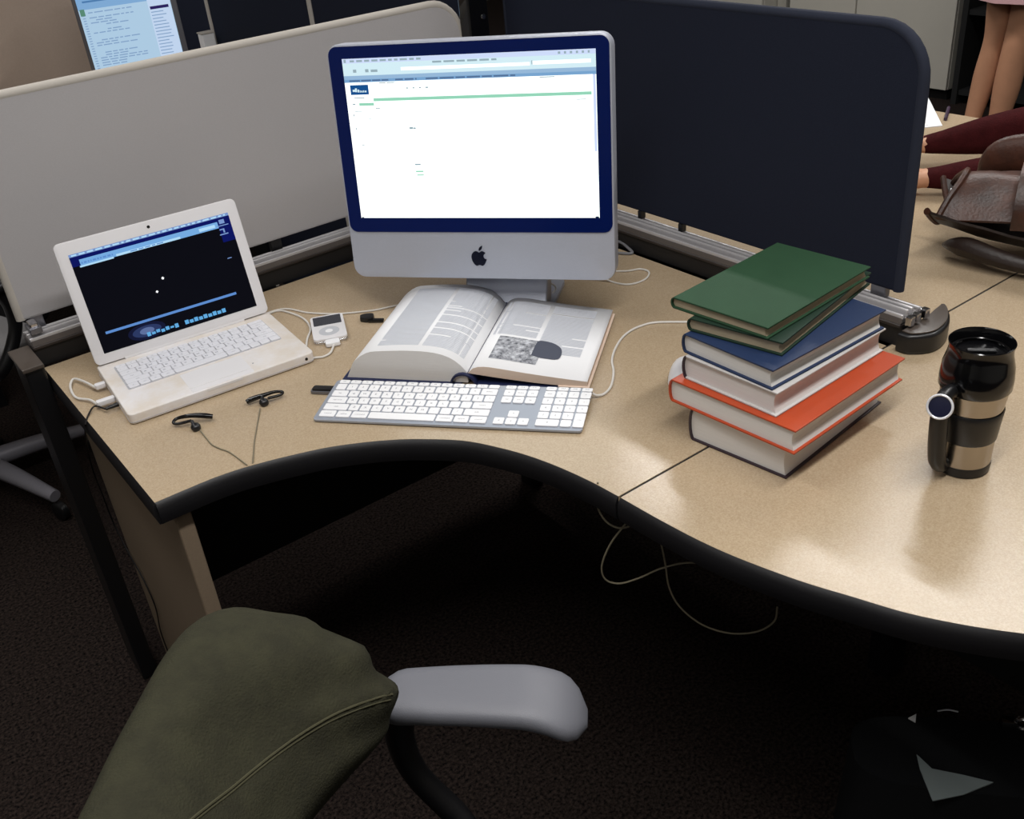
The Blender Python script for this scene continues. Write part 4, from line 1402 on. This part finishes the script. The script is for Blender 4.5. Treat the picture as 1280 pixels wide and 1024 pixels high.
def bag_flap(i, j):
    # broad flap wrapped over the top towards the viewer
    a = -0.5 + 2.3 * j
    x = -0.10 + 0.34 * i
    y = -0.02 - 0.150 * math.sin(a) * 0.95
    z_ = 0.060 + 0.088 * math.cos(a * 0.82)
    return Vector((x, y, z_ + wob((x, y, 7), 0.006, 12)))


obj('flap', shell(bag_flap, 20, 20, 0.005), M['leather'], bg, smooth=True)
obj('handle_roll', tube([(-0.165, 0.175, 0.085), (-0.145, 0.170, 0.118), (-0.08, 0.155, 0.130), (0.0, 0.135, 0.135), (0.12, 0.12, 0.120)], [0.022, 0.032, 0.036, 0.036, 0.028], n=14, sub=6), M['leather'], bg, smooth=True)
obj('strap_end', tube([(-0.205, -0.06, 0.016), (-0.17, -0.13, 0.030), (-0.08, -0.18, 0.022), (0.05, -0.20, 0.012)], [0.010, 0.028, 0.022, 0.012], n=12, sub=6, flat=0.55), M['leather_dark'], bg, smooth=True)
obj('inner_papers', box(-0.215, -0.05, -0.05, 0.045, 0.062, 0.092, bev=0.002, mtx=RZ(0.1)), M['paper'], bg)
obj('mouth_lip', tube([bag_bottom(0, k / 12) + Vector((-0.002, 0, 0.003)) for k in range(13)], 0.006, n=8, sub=3), M['leather'], bg, smooth=True)
obj('mouth_lip', tube([bag_top(0, k / 12) + Vector((-0.002, 0, 0.001)) for k in range(13)], 0.006, n=8, sub=3), M['leather'], bg, smooth=True)

# ------------------------------------------------------------------ people
def skin_body(name, joints, edges, root, parent, mats, assign, sub=2):
    """one continuous body: joints {name: (pos, radius)}, grown with a Skin modifier"""
    names = list(joints)
    me = bpy.data.meshes.new(name)
    me.from_pydata([joints[n][0] for n in names], [(names.index(a), names.index(b_)) for a, b_ in edges], [])
    o = bpy.data.objects.new(name, me)
    COL.objects.link(o)
    sk = o.modifiers.new('skin', 'SKIN')
    sk.use_smooth_shade = True
    sk.branch_smoothing = 0.6
    lay = me.skin_vertices[0].data if me.skin_vertices else None
    if lay is None:
        bpy.context.view_layer.objects.active = o
        bm = bmesh.new()
        bm.from_mesh(me)
        bm.verts.layers.skin.verify()
        bm.to_mesh(me)
        bm.free()
        lay = me.skin_vertices[0].data
    for k, n in enumerate(names):
        r = joints[n][1]
        lay[k].radius = r if isinstance(r, tuple) else (r, r)
        lay[k].use_root = (n == root)
    ss = o.modifiers.new('sub', 'SUBSURF')
    ss.levels = ss.render_levels = sub
    dg = bpy.context.evaluated_depsgraph_get()
    dg.update()
    nm = bpy.data.meshes.new_from_object(o.evaluated_get(dg))
    o.modifiers.clear()
    o.data = nm
    nm.materials.clear()
    for m_ in mats:
        nm.materials.append(m_)
    for p in nm.polygons:
        p.use_smooth = True
        p.material_index = assign(p.center)
    if parent:
        o.parent = parent
    return o


# seated person: local frame at the seat, facing +y ; forearms resting forward on the desk
ps = thing('person', 'seated person in dark maroon sleeves resting both forearms on the far desk', 'person')
F = Vector((-0.62, 0.78, 0)).normalized()          # facing
S = Vector((F.y, -F.x, 0))                          # the person's right
C0 = Vector((2.20, -1.20, 0.0))                     # below the hips


def L_(f, s, z_):
    return tuple(C0 + F * f + S * s + Vector((0, 0, z_)))


wristL, wristR = Vector((1.722, -0.683, 0.768)), Vector((1.898, -0.567, 0.778))
elbL, elbR = Vector((1.935, -0.945, 0.785)), Vector((2.10, -0.86, 0.845))
J = {
    'hip': (L_(0, 0, 0.56), (0.15, 0.12)), 'waist': (L_(0.03, 0, 0.74), (0.13, 0.10)), 'chest': (L_(0.08, 0, 0.96), (0.15, 0.11)), 'neck': (L_(0.13, 0, 1.10), 0.055),
    'head1': (L_(0.16, 0, 1.20), 0.075), 'head2': (L_(0.18, 0, 1.29), 0.09), 'head3': (L_(0.17, 0, 1.36), 0.06),
    'shL': (L_(0.10, -0.17, 1.04), 0.062), 'shR': (L_(0.10, 0.17, 1.04), 0.062),
    'elL': (tuple(elbL), 0.052), 'elR': (tuple(elbR), 0.062),
    'mdL': (tuple(elbL.lerp(wristL, 0.45)), 0.048), 'mdR': (tuple(elbR.lerp(wristR, 0.45)), 0.054),
    'wrL': (tuple(wristL), 0.036), 'wrR': (tuple(wristR), 0.038),
    'thL': (L_(0.20, -0.11, 0.54), 0.078), 'thR': (L_(0.20, 0.11, 0.54), 0.078),
    'knL': (L_(0.42, -0.12, 0.52), 0.06), 'knR': (L_(0.42, 0.12, 0.52), 0.06), 'anL': (L_(0.40, -0.12, 0.09), 0.04), 'anR': (L_(0.40, 0.12, 0.09), 0.04),
    'toL': (L_(0.55, -0.13, 0.045), 0.036), 'toR': (L_(0.55, 0.13, 0.045), 0.036),
}
E_ = [('hip', 'waist'), ('waist', 'chest'), ('chest', 'neck'), ('neck', 'head1'), ('head1', 'head2'), ('head2', 'head3'), ('chest', 'shL'), ('chest', 'shR'),
      ('shL', 'elL'), ('shR', 'elR'), ('elL', 'mdL'), ('mdL', 'wrL'), ('elR', 'mdR'), ('mdR', 'wrR'), ('hip', 'thL'), ('hip', 'thR'), ('thL', 'knL'), ('thR', 'knR'), ('knL', 'anL'), ('knR', 'anR'), ('anL', 'toL'), ('anR', 'toR')]
# hands: palm and five fingers each
for side, wv, ev, sg in (('L', wristL, elbL, -1), ('R', wristR, elbR, 1)):
    dr = (wv - ev)
    dr.z = 0
    dr.normalize()
    ac = Vector((dr.y, -dr.x, 0))        # to the right of the hand
    pm = wv + dr * 0.055 + Vector((0, 0, -0.004))
    J['pm' + side] = (tuple(pm), (0.034, 0.015))
    E_.append(('wr' + side, 'pm' + side))
    for k, (off, ln) in enumerate(((-0.030, 0.062), (-0.010, 0.076), (0.010, 0.080), (0.030, 0.070))):
        a = pm + ac * off * 0.9 + dr * 0.030
        b_ = a + dr * ln * 0.5 + Vector((0, 0, 0.004))
        c_ = a + dr * ln + Vector((0, 0, -0.010))
        for q, (pt, r) in enumerate(((a, 0.0095), (b_, 0.0085), (c_, 0.0072))):
            J['f%s%d%d' % (side, k, q)] = (tuple(pt), r)
        E_ += [('pm' + side, 'f%s%d0' % (side, k)), ('f%s%d0' % (side, k), 'f%s%d1' % (side, k)), ('f%s%d1' % (side, k), 'f%s%d2' % (side, k))]
    a = wv + dr * 0.030 - ac * sg * 0.026
    b_ = a + dr * 0.030 - ac * sg * 0.020
    c_ = b_ + dr * 0.026 - ac * sg * 0.004
    for q, (pt, r) in enumerate(((a, 0.011), (b_, 0.0098), (c_, 0.0085))):
        J['t%s%d' % (side, q)] = (tuple(pt), r)
    E_ += [('wr' + side, 't%s0' % side), ('t%s0' % side, 't%s1' % side), ('t%s1' % side, 't%s2' % side)]


def assign_seated(c):
    if c.z > 1.115:
        return 0
    for wv, ev in ((wristL, elbL), (wristR, elbR)):
        dr = (wv - ev).normalized()
        if (c - wv).dot(dr) > 0.012 and (c - wv).length < 0.25:
            return 0
    if c.z < 0.07 :
        return 3
    if c.z < 0.64:
        return 2
    if (c - C0 - F * 0.08).xy.length < 0.20 and c.z > 0.6:
        return 2
    return 1


pb_ = skin_body('body', J, E_, 'hip', ps, [M['skin'], M['maroon'], M['dark_cloth'], M['shoe']], assign_seated, sub=2)


def head_details(parent, top, fwd, right, long_hair=True, s=1.0):
    fc = top
    hb = nb()
    bmesh.ops.create_uvsphere(hb, u_segments=22, v_segments=14, radius=1)
    for v in list(hb.verts):
        q = v.co.copy()
        v.co = fc + right * q.x * 0.105 * s + fwd * (q.y * 0.11 - 0.022) * s + Vector((0, 0, (q.z * 0.125 + 0.018) * s))
    gone = [v for v in hb.verts if (v.co - fc).dot(fwd) > 0.045 * s and v.co.z < fc.z + 0.06 * s]
    bmesh.ops.delete(hb, geom=gone, context='VERTS')
    if long_hair:
        add_tube(hb, [fc - fwd * 0.07 * s, fc - fwd * 0.10 * s - Vector((0, 0, 0.12)), fc - fwd * 0.10 * s - Vector((0, 0, 0.24))], [0.085 * s, 0.075 * s, 0.03 * s], n=14, sub=5)
    obj('hair', hb, M['hair'], parent, smooth=True)
    for sx in (-1, 1):
        obj('eye', lathe([(0, 0.010), (0.008, 0.006), (0.010, 0)], 12, mtx=T(*(fc + fwd * 0.080 * s + right * sx * 0.032 * s + Vector((0, 0, -0.005)))) @ fwd.to_track_quat('Z', 'Y').to_matrix().to_4x4()), M['black_gloss'], parent, smooth=True)
    obj('nose', tube([fc + fwd * 0.085 * s + Vector((0, 0, 0.0)), fc + fwd * 0.108 * s + Vector((0, 0, -0.032)), fc + fwd * 0.085 * s + Vector((0, 0, -0.040))], [0.008, 0.012, 0.008], n=10, sub=4), M['skin'], parent, smooth=True)
    obj('mouth', tube([fc + fwd * 0.082 * s + right * 0.024 + Vector((0, 0, -0.062)), fc + fwd * 0.090 * s + Vector((0, 0, -0.062)), fc + fwd * 0.082 * s - right * 0.024 + Vector((0, 0, -0.062))], [0.003, 0.006, 0.003], n=8, sub=4), M['pink_cloth'], parent, smooth=True)


head_details(ps, Vector(L_(0.18, 0, 1.28)), F, S)
office_chair('black office chair under the seated person in maroon sleeves', T(2.19, -1.19, 0) @ RZ(math.atan2(F.y, F.x)), M['chair_black'], M['silver_base'], M['black_plastic'], M['black_plastic'])

# standing person beyond the far desk: bare legs under a pale pink skirt
pp = thing('person', 'standing person with bare legs and pale pink skirt beyond the far desk', 'person')
PX = 4.05


def Q(dx, y, z_):
    return (PX + dx, y, z_)


J = {
    'hip': (Q(0, 0.40, 0.93), (0.15, 0.11)), 'waist': (Q(0, 0.40, 1.08), (0.12, 0.09)), 'chest': (Q(0, 0.40, 1.30), (0.14, 0.10)), 'neck': (Q(0, 0.40, 1.46), 0.05),
    'head1': (Q(-0.01, 0.40, 1.54), 0.07), 'head2': (Q(-0.01, 0.40, 1.62), 0.085), 'head3': (Q(0, 0.40, 1.69), 0.06),
    'shL': (Q(0, 0.56, 1.40), 0.055), 'shR': (Q(0, 0.24, 1.40), 0.055), 'elL': (Q(0.02, 0.62, 1.12), 0.042), 'elR': (Q(0.02, 0.18, 1.12), 0.042),
    'wrL': (Q(-0.05, 0.62, 0.88), 0.028), 'wrR': (Q(-0.05, 0.18, 0.88), 0.028),
    'thL': (Q(0, 0.475, 0.76), 0.076), 'kaL': (Q(0, 0.478, 0.60), 0.058), 'knL': (Q(0.0, 0.480, 0.52), 0.050), 'cfL': (Q(0.015, 0.510, 0.365), 0.055), 'shnL': (Q(0.01, 0.530, 0.22), 0.042), 'anL': (Q(0.0, 0.545, 0.09), 0.032), 'toL': (Q(-0.14, 0.56, 0.035), 0.030),
    'thR': (Q(-0.02, 0.345, 0.76), 0.076), 'kaR': (Q(-0.02, 0.362, 0.60), 0.062), 'knR': (Q(-0.02, 0.378, 0.50), 0.056), 'cfR': (Q(0.0, 0.398, 0.34), 0.060), 'shnR': (Q(0.0, 0.412, 0.20), 0.045), 'anR': (Q(-0.01, 0.415, 0.09), 0.033), 'toR': (Q(-0.15, 0.42, 0.035), 0.030),
}
E_ = [('hip', 'waist'), ('waist', 'chest'), ('chest', 'neck'), ('neck', 'head1'), ('head1', 'head2'), ('head2', 'head3'), ('chest', 'shL'), ('chest', 'shR'),
      ('shL', 'elL'), ('elL', 'wrL'), ('shR', 'elR'), ('elR', 'wrR')]
for s_ in 'LR':
    ch_ = ['hip', 'th' + s_, 'ka' + s_, 'kn' + s_, 'cf' + s_, 'shn' + s_, 'an' + s_, 'to' + s_]
    E_ += list(zip(ch_, ch_[1:]))
    wv = Vector(J['wr' + s_][0])
    pm = wv + Vector((-0.01, 0, -0.07))
    J['pm' + s_] = (tuple(pm), (0.016, 0.032))
    E_.append(('wr' + s_, 'pm' + s_))
    for k, (off, ln) in enumerate(((-0.026, 0.062), (-0.009, 0.074), (0.009, 0.078), (0.026, 0.068))):
        a = pm + Vector((off, 0, -0.03))
        b_ = a + Vector((-0.004, 0, -ln * 0.5))
        c_ = a + Vector((-0.012, 0, -ln))
        for q, (pt, r) in enumerate(((a, 0.0090), (b_, 0.0082), (c_, 0.0072))):
            J['f%s%d%d' % (s_, k, q)] = (tuple(pt), r)
        E_ += [('pm' + s_, 'f%s%d0' % (s_, k)), ('f%s%d0' % (s_, k), 'f%s%d1' % (s_, k)), ('f%s%d1' % (s_, k), 'f%s%d2' % (s_, k))]
    a = wv + Vector((-0.030, 0, -0.03))
    b_ = a + Vector((-0.022, 0, -0.03))
    J['t%s0' % s_] = (tuple(a), 0.010)
    J['t%s1' % s_] = (tuple(b_), 0.0085)
    E_ += [('wr' + s_, 't%s0' % s_), ('t%s0' % s_, 't%s1' % s_)]


def assign_stand(c):
    if c.z > 1.47 or c.z < 0.80:
        return 0 if c.z > 0.062 else 2
    if abs(c.y - 0.40) > 0.155 and c.z < 1.25:
        return 0
    return 1


skin_body('body', J, E_, 'hip', pp, [M['skin'], M['dark_cloth'], M['shoe']], assign_stand)
sk = nb()
N = 36
rows_ = []
for (rx, ry, z_) in ((0.125, 0.16, 1.06), (0.135, 0.18, 0.98), (0.145, 0.195, 0.88), (0.150, 0.185, 0.80), (0.155, 0.175, 0.695), (0.150, 0.170, 0.696), (0.14, 0.17, 0.80)):
    rows_.append([sk.verts.new((PX - 0.005 + rx * math.cos(2 * PI * k / N) * (1 + 0.03 * math.sin(9 * 2 * PI * k / N)), 0.392 + ry * math.sin(2 * PI * k / N), z_)) for k in range(N)])
for r0, r1 in zip(rows_, rows_[1:]):
    for k in range(N):
        sk.faces.new((r0[k], r0[(k + 1) % N], r1[(k + 1) % N], r1[k]))
bmesh.ops.recalc_face_normals(sk, faces=sk.faces[:])
obj('skirt', sk, M['pink_cloth'], pp, smooth=True)
head_details(pp, Vector(Q(-0.01, 0.40, 1.615)), Vector((-1, 0, 0)), Vector((0, 1, 0)))

# ------------------------------------------------------------------ background: cabinets, far monitor
t = thing('storage_cabinet', 'tall white storage cabinet with double doors beyond the navy screen', 'cabinet', T(4.8, 0, 0))
obj('carcass', box(0.02, 0.50, 1.12, 2.18, 0.06, 2.0, bev=0.003), M['cabinet'], t)
obj('door', box(0.0, 0.018, 1.122, 1.716, 0.062, 1.995, bev=0.002), M['cabinet'], t)
obj('door', box(0.0, 0.018, 1.726, 2.178, 0.062, 1.995, bev=0.002), M['cabinet'], t)
obj('plinth', box(0.05, 0.48, 1.14, 2.16, 0.0, 0.059), M['black_void'], t)
t = thing('storage_cabinet', 'second white cabinet seen above the navy screen, left of the dark gap', 'cabinet', T(4.8, 0, 0))
obj('carcass', box(0.02, 0.50, 2.385, 3.75, 0.06, 2.0, bev=0.003), M['cabinet'], t)
obj('door', box(0.0, 0.018, 2.387, 3.06, 0.062, 1.995, bev=0.002), M['cabinet'], t)
obj('door', box(0.0, 0.018, 3.07, 3.748, 0.062, 1.995, bev=0.002), M['cabinet'], t)
obj('plinth', box(0.05, 0.48, 2.40, 3.73, 0.0, 0.059), M['black_void'], t)
t = thing('dark_bookcase', 'dark brown tall bookcase behind the standing person', 'bookcase', T(5.07, 0.28, 0))
obj('back_panel', box(0.0, 0.03, -1.9, 0.80, 0.0, 2.1), M['black_void'], t)
for y in (-1.9, -0.6, 0.77):
    obj('side_panel', box(-0.28, 0.0, y, y + 0.03, 0.0, 2.1), M['black_void'], t)
for zz in (0.05, 0.45, 0.85, 1.25, 1.65, 2.05):
    obj('shelf', box(-0.27, -0.001, -1.868, -0.602, zz, zz + 0.025), M['black_void'], t)
    obj('shelf', box(-0.27, -0.001, -0.568, 0.768, zz, zz + 0.025), M['black_void'], t)
t = thing('gap_column', 'dark filler column in the gap between the two white cabinets', 'column', T(4.95, 2.28, 0))
obj('column', box(0, 0.3, -0.094, 0.02, 0, 2.0, bev=0.003), M['rail_dark'], t)
obj('trim', box(-0.02, 0.3, 0.03, 0.095, 0, 2.0, bev=0.003), M['cabinet'], t)

mo = thing('monitor', 'flat monitor with a pale blue text page at the top left', 'monitor', T(0.930, 2.02, D) @ RZ(math.radians(-14)))
# local: screen faces -y
SW, SHh = 0.315, 0.29
zc = 0.11
obj('bezel', prism(rrect(SW + 0.034, SHh + 0.04, 0.006, 4, 0.004, zc + SHh / 2), -0.045, 0.0, bev=0.003, mtx=PY), M['bracket'], mo, smooth=True)
fd = obj('display', box(-SW / 2, SW / 2, -0.0012, -0.0004, zc, zc + SHh), M['far_page'], mo)


def mrect(b, x0, x1, t0, t1, y):
    add_box(b, -SW / 2 + x0, -SW / 2 + x1, y, -0.0013, zc + SHh - t1, zc + SHh - t0)


def mui(name, x0, x1, t0, t1, m_, y=-0.0018):
    b = nb()
    mrect(b, x0, x1, t0, t1, y)
    obj(name, b, m_, fd)


obj('stand_neck', box(-0.04, 0.04, 0.046, 0.07, 0.006, 0.20, bev=0.004), M['bracket'], mo)
obj('stand_foot', prism(rrect(0.24, 0.18, 0.04, 6, 0, 0.05), 0.0, 0.007, bev=0.002), M['bracket'], mo)
mui('top_bar', 0.0, 0.315, 0.0, 0.062, M['far_top'])
mui('title_bar', 0.02, 0.225, 0.034, 0.040, M['far_title'], -0.0022)
mui('side_column', 0.235, 0.313, 0.030, 0.29, M['far_side'], -0.0020)
mui('side_highlight', 0.240, 0.305, 0.082, 0.092, M['far_purple'], -0.0024)
mui('page_icon', 0.004, 0.020, 0.060, 0.082, M['far_green'], -0.0022)
b = nb()
rs = random.Random(21)
tt = 0.072
while tt < 0.285:
    x = 0.03 + rs.choice((0, 0, 0.02, 0.05))
    if rs.random() < 0.75:
        while x < rs.uniform(0.10, 0.22):
            w = rs.uniform(0.010, 0.03)
            mrect(b, x, x + w, tt, tt + 0.0035, -0.0016)
            x += w + 0.005
    mrect(b, 0.008, 0.018, tt, tt + 0.003, -0.0016)
    tt += 0.0085
tt = 0.10
while tt < 0.28:
    mrect(b, 0.240, 0.240 + rs.uniform(0.03, 0.065), tt, tt + 0.003, -0.0023)
    tt += 0.011
obj('page_text', b, M['far_ink'], fd)['kind'] = 'stuff'
t = thing('white_box', 'small white box beside the far monitor above the light grey screen', 'box', T(1.070, 1.672, D))
obj('box_body', box(-0.022, 0.022, -0.02, 0.02, 0.0, 0.245, bev=0.003), M['paper'], t)
obj('box_lid', box(-0.024, 0.024, -0.022, 0.022, 0.2455, 0.250, bev=0.001), M['fabric_trim'], t)

# ------------------------------------------------------------------ under the desk: cables and black bag
def hang(u, v):
    c = Vector((0.4896, -1.0423, 0.68))
    n = Vector((0.66933, 0.7366, 0)).normalized()
    n = (c - CAM_P)
    n.z = 0
    n.normalize()
    d = RIGHT * ((u - 640) / 1240.9) + UP * ((512 - v) / 1240.9) + FWD
    return CAM_P + d * ((c - CAM_P).dot(n) / d.dot(n)) + n * 0.035


t = thing('hanging_cable', 'loose thin cable with white plug hanging below the desk seam', 'cable')
obj('plug', box(-0.006, 0.006, -0.005, 0.005, -0.009, 0.009, bev=0.002, mtx=T(*hang(791, 664)) @ RZ(0.8) @ RY(0.4)), M['white_plastic'], t)
obj('cord', tube([hang(747, 622), hang(746, 650), hang(758, 672), hang(778, 680), hang(800, 670), hang(806, 655), hang(811, 668), hang(826, 695), hang(833, 725), hang(838, 755), hang(852, 780), hang(880, 802), hang(915, 813), hang(950, 811), hang(972, 798), hang(976, 780)], 0.0014, n=6, sub=6), M['cable_olive'], t, smooth=True)
obj('cord', tube([hang(789, 668), hang(778, 680), hang(762, 702), hang(752, 728), hang(757, 745), hang(775, 750), hang(800, 743), hang(828, 731), hang(860, 724), hang(890, 727), hang(918, 738)], 0.0014, n=6, sub=6), M['cable_olive'], t, smooth=True)

bb = thing('black_bag', 'black bag with papers and a chrome clasp on floor under the right desk', 'bag', T(0.845, -1.43, 0) @ RZ(math.radians(-48)))


def bag_body(i, j):
    a = 2 * PI * i
    k = 1 - 0.2 * j ** 2
    ca, sa = math.cos(a), math.sin(a)
    return Vector((0.22 * abs(ca) ** 0.5 * (1 if ca > 0 else -1) * (1 - 0.06 * j), 0.085 * abs(sa) ** 0.6 * (1 if sa > 0 else -1) * k, 0.001 + 0.28 * j))


b = shell(bag_body, 40, 12)
bmesh.ops.remove_doubles(b, verts=b.verts, dist=0.0005)
bmesh.ops.holes_fill(b, edges=b.edges)
obj('bag_body', b, M['bag_black'], bb, smooth=True)
ib = (T(0.845, -1.43, 0) @ RZ(math.radians(-48))).inverted()


def bw(u, v, z_):
    return ib @ on(u, v, z_)


sh = nb()
pts = [bw(1146, 942, 0.285), bw(1150, 960, 0.285), bw(1166, 1000, 0.285), bw(1205, 992, 0.285), bw(1242, 977, 0.285), bw(1205, 968, 0.285), bw(1165, 960, 0.285)]
add_prism(sh, [(p.x, p.y) for p in pts], 0.2815, 0.2835)
obj('paper_sheet', sh, M['paper_shaded'], bb)
pts = [bw(1136, 894, 0.290), bw(1146, 889, 0.290), bw(1145, 899, 0.290)]
sh = nb()
add_prism(sh, [(p.x, p.y) for p in pts], 0.2815, 0.2840)
obj('paper_corner', sh, M['paper'], bb)
obj('piping', tube([bw(1172, 889, 0.29), bw(1185, 887.5, 0.29), bw(1198, 890, 0.29)], 0.0012, n=6, sub=4), M['wheel_grey'], bb, smooth=True)
c0 = bw(1262, 900, 0.30)
obj('clasp', box(c0.x - 0.012, c0.x + 0.010, c0.y - 0.008, c0.y + 0.008, 0.285, 0.302, bev=0.004), M['chrome'], bb, smooth=True)
c1 = bw(1279, 903, 0.30)
obj('clasp_ring', tube([(c1.x + 0.011 * math.cos(2 * PI * k / 16), c1.y, 0.298 + 0.011 * math.sin(2 * PI * k / 16)) for k in range(16)], 0.0035, n=8, sub=1, closed=True), M['chrome'], bb, smooth=True)
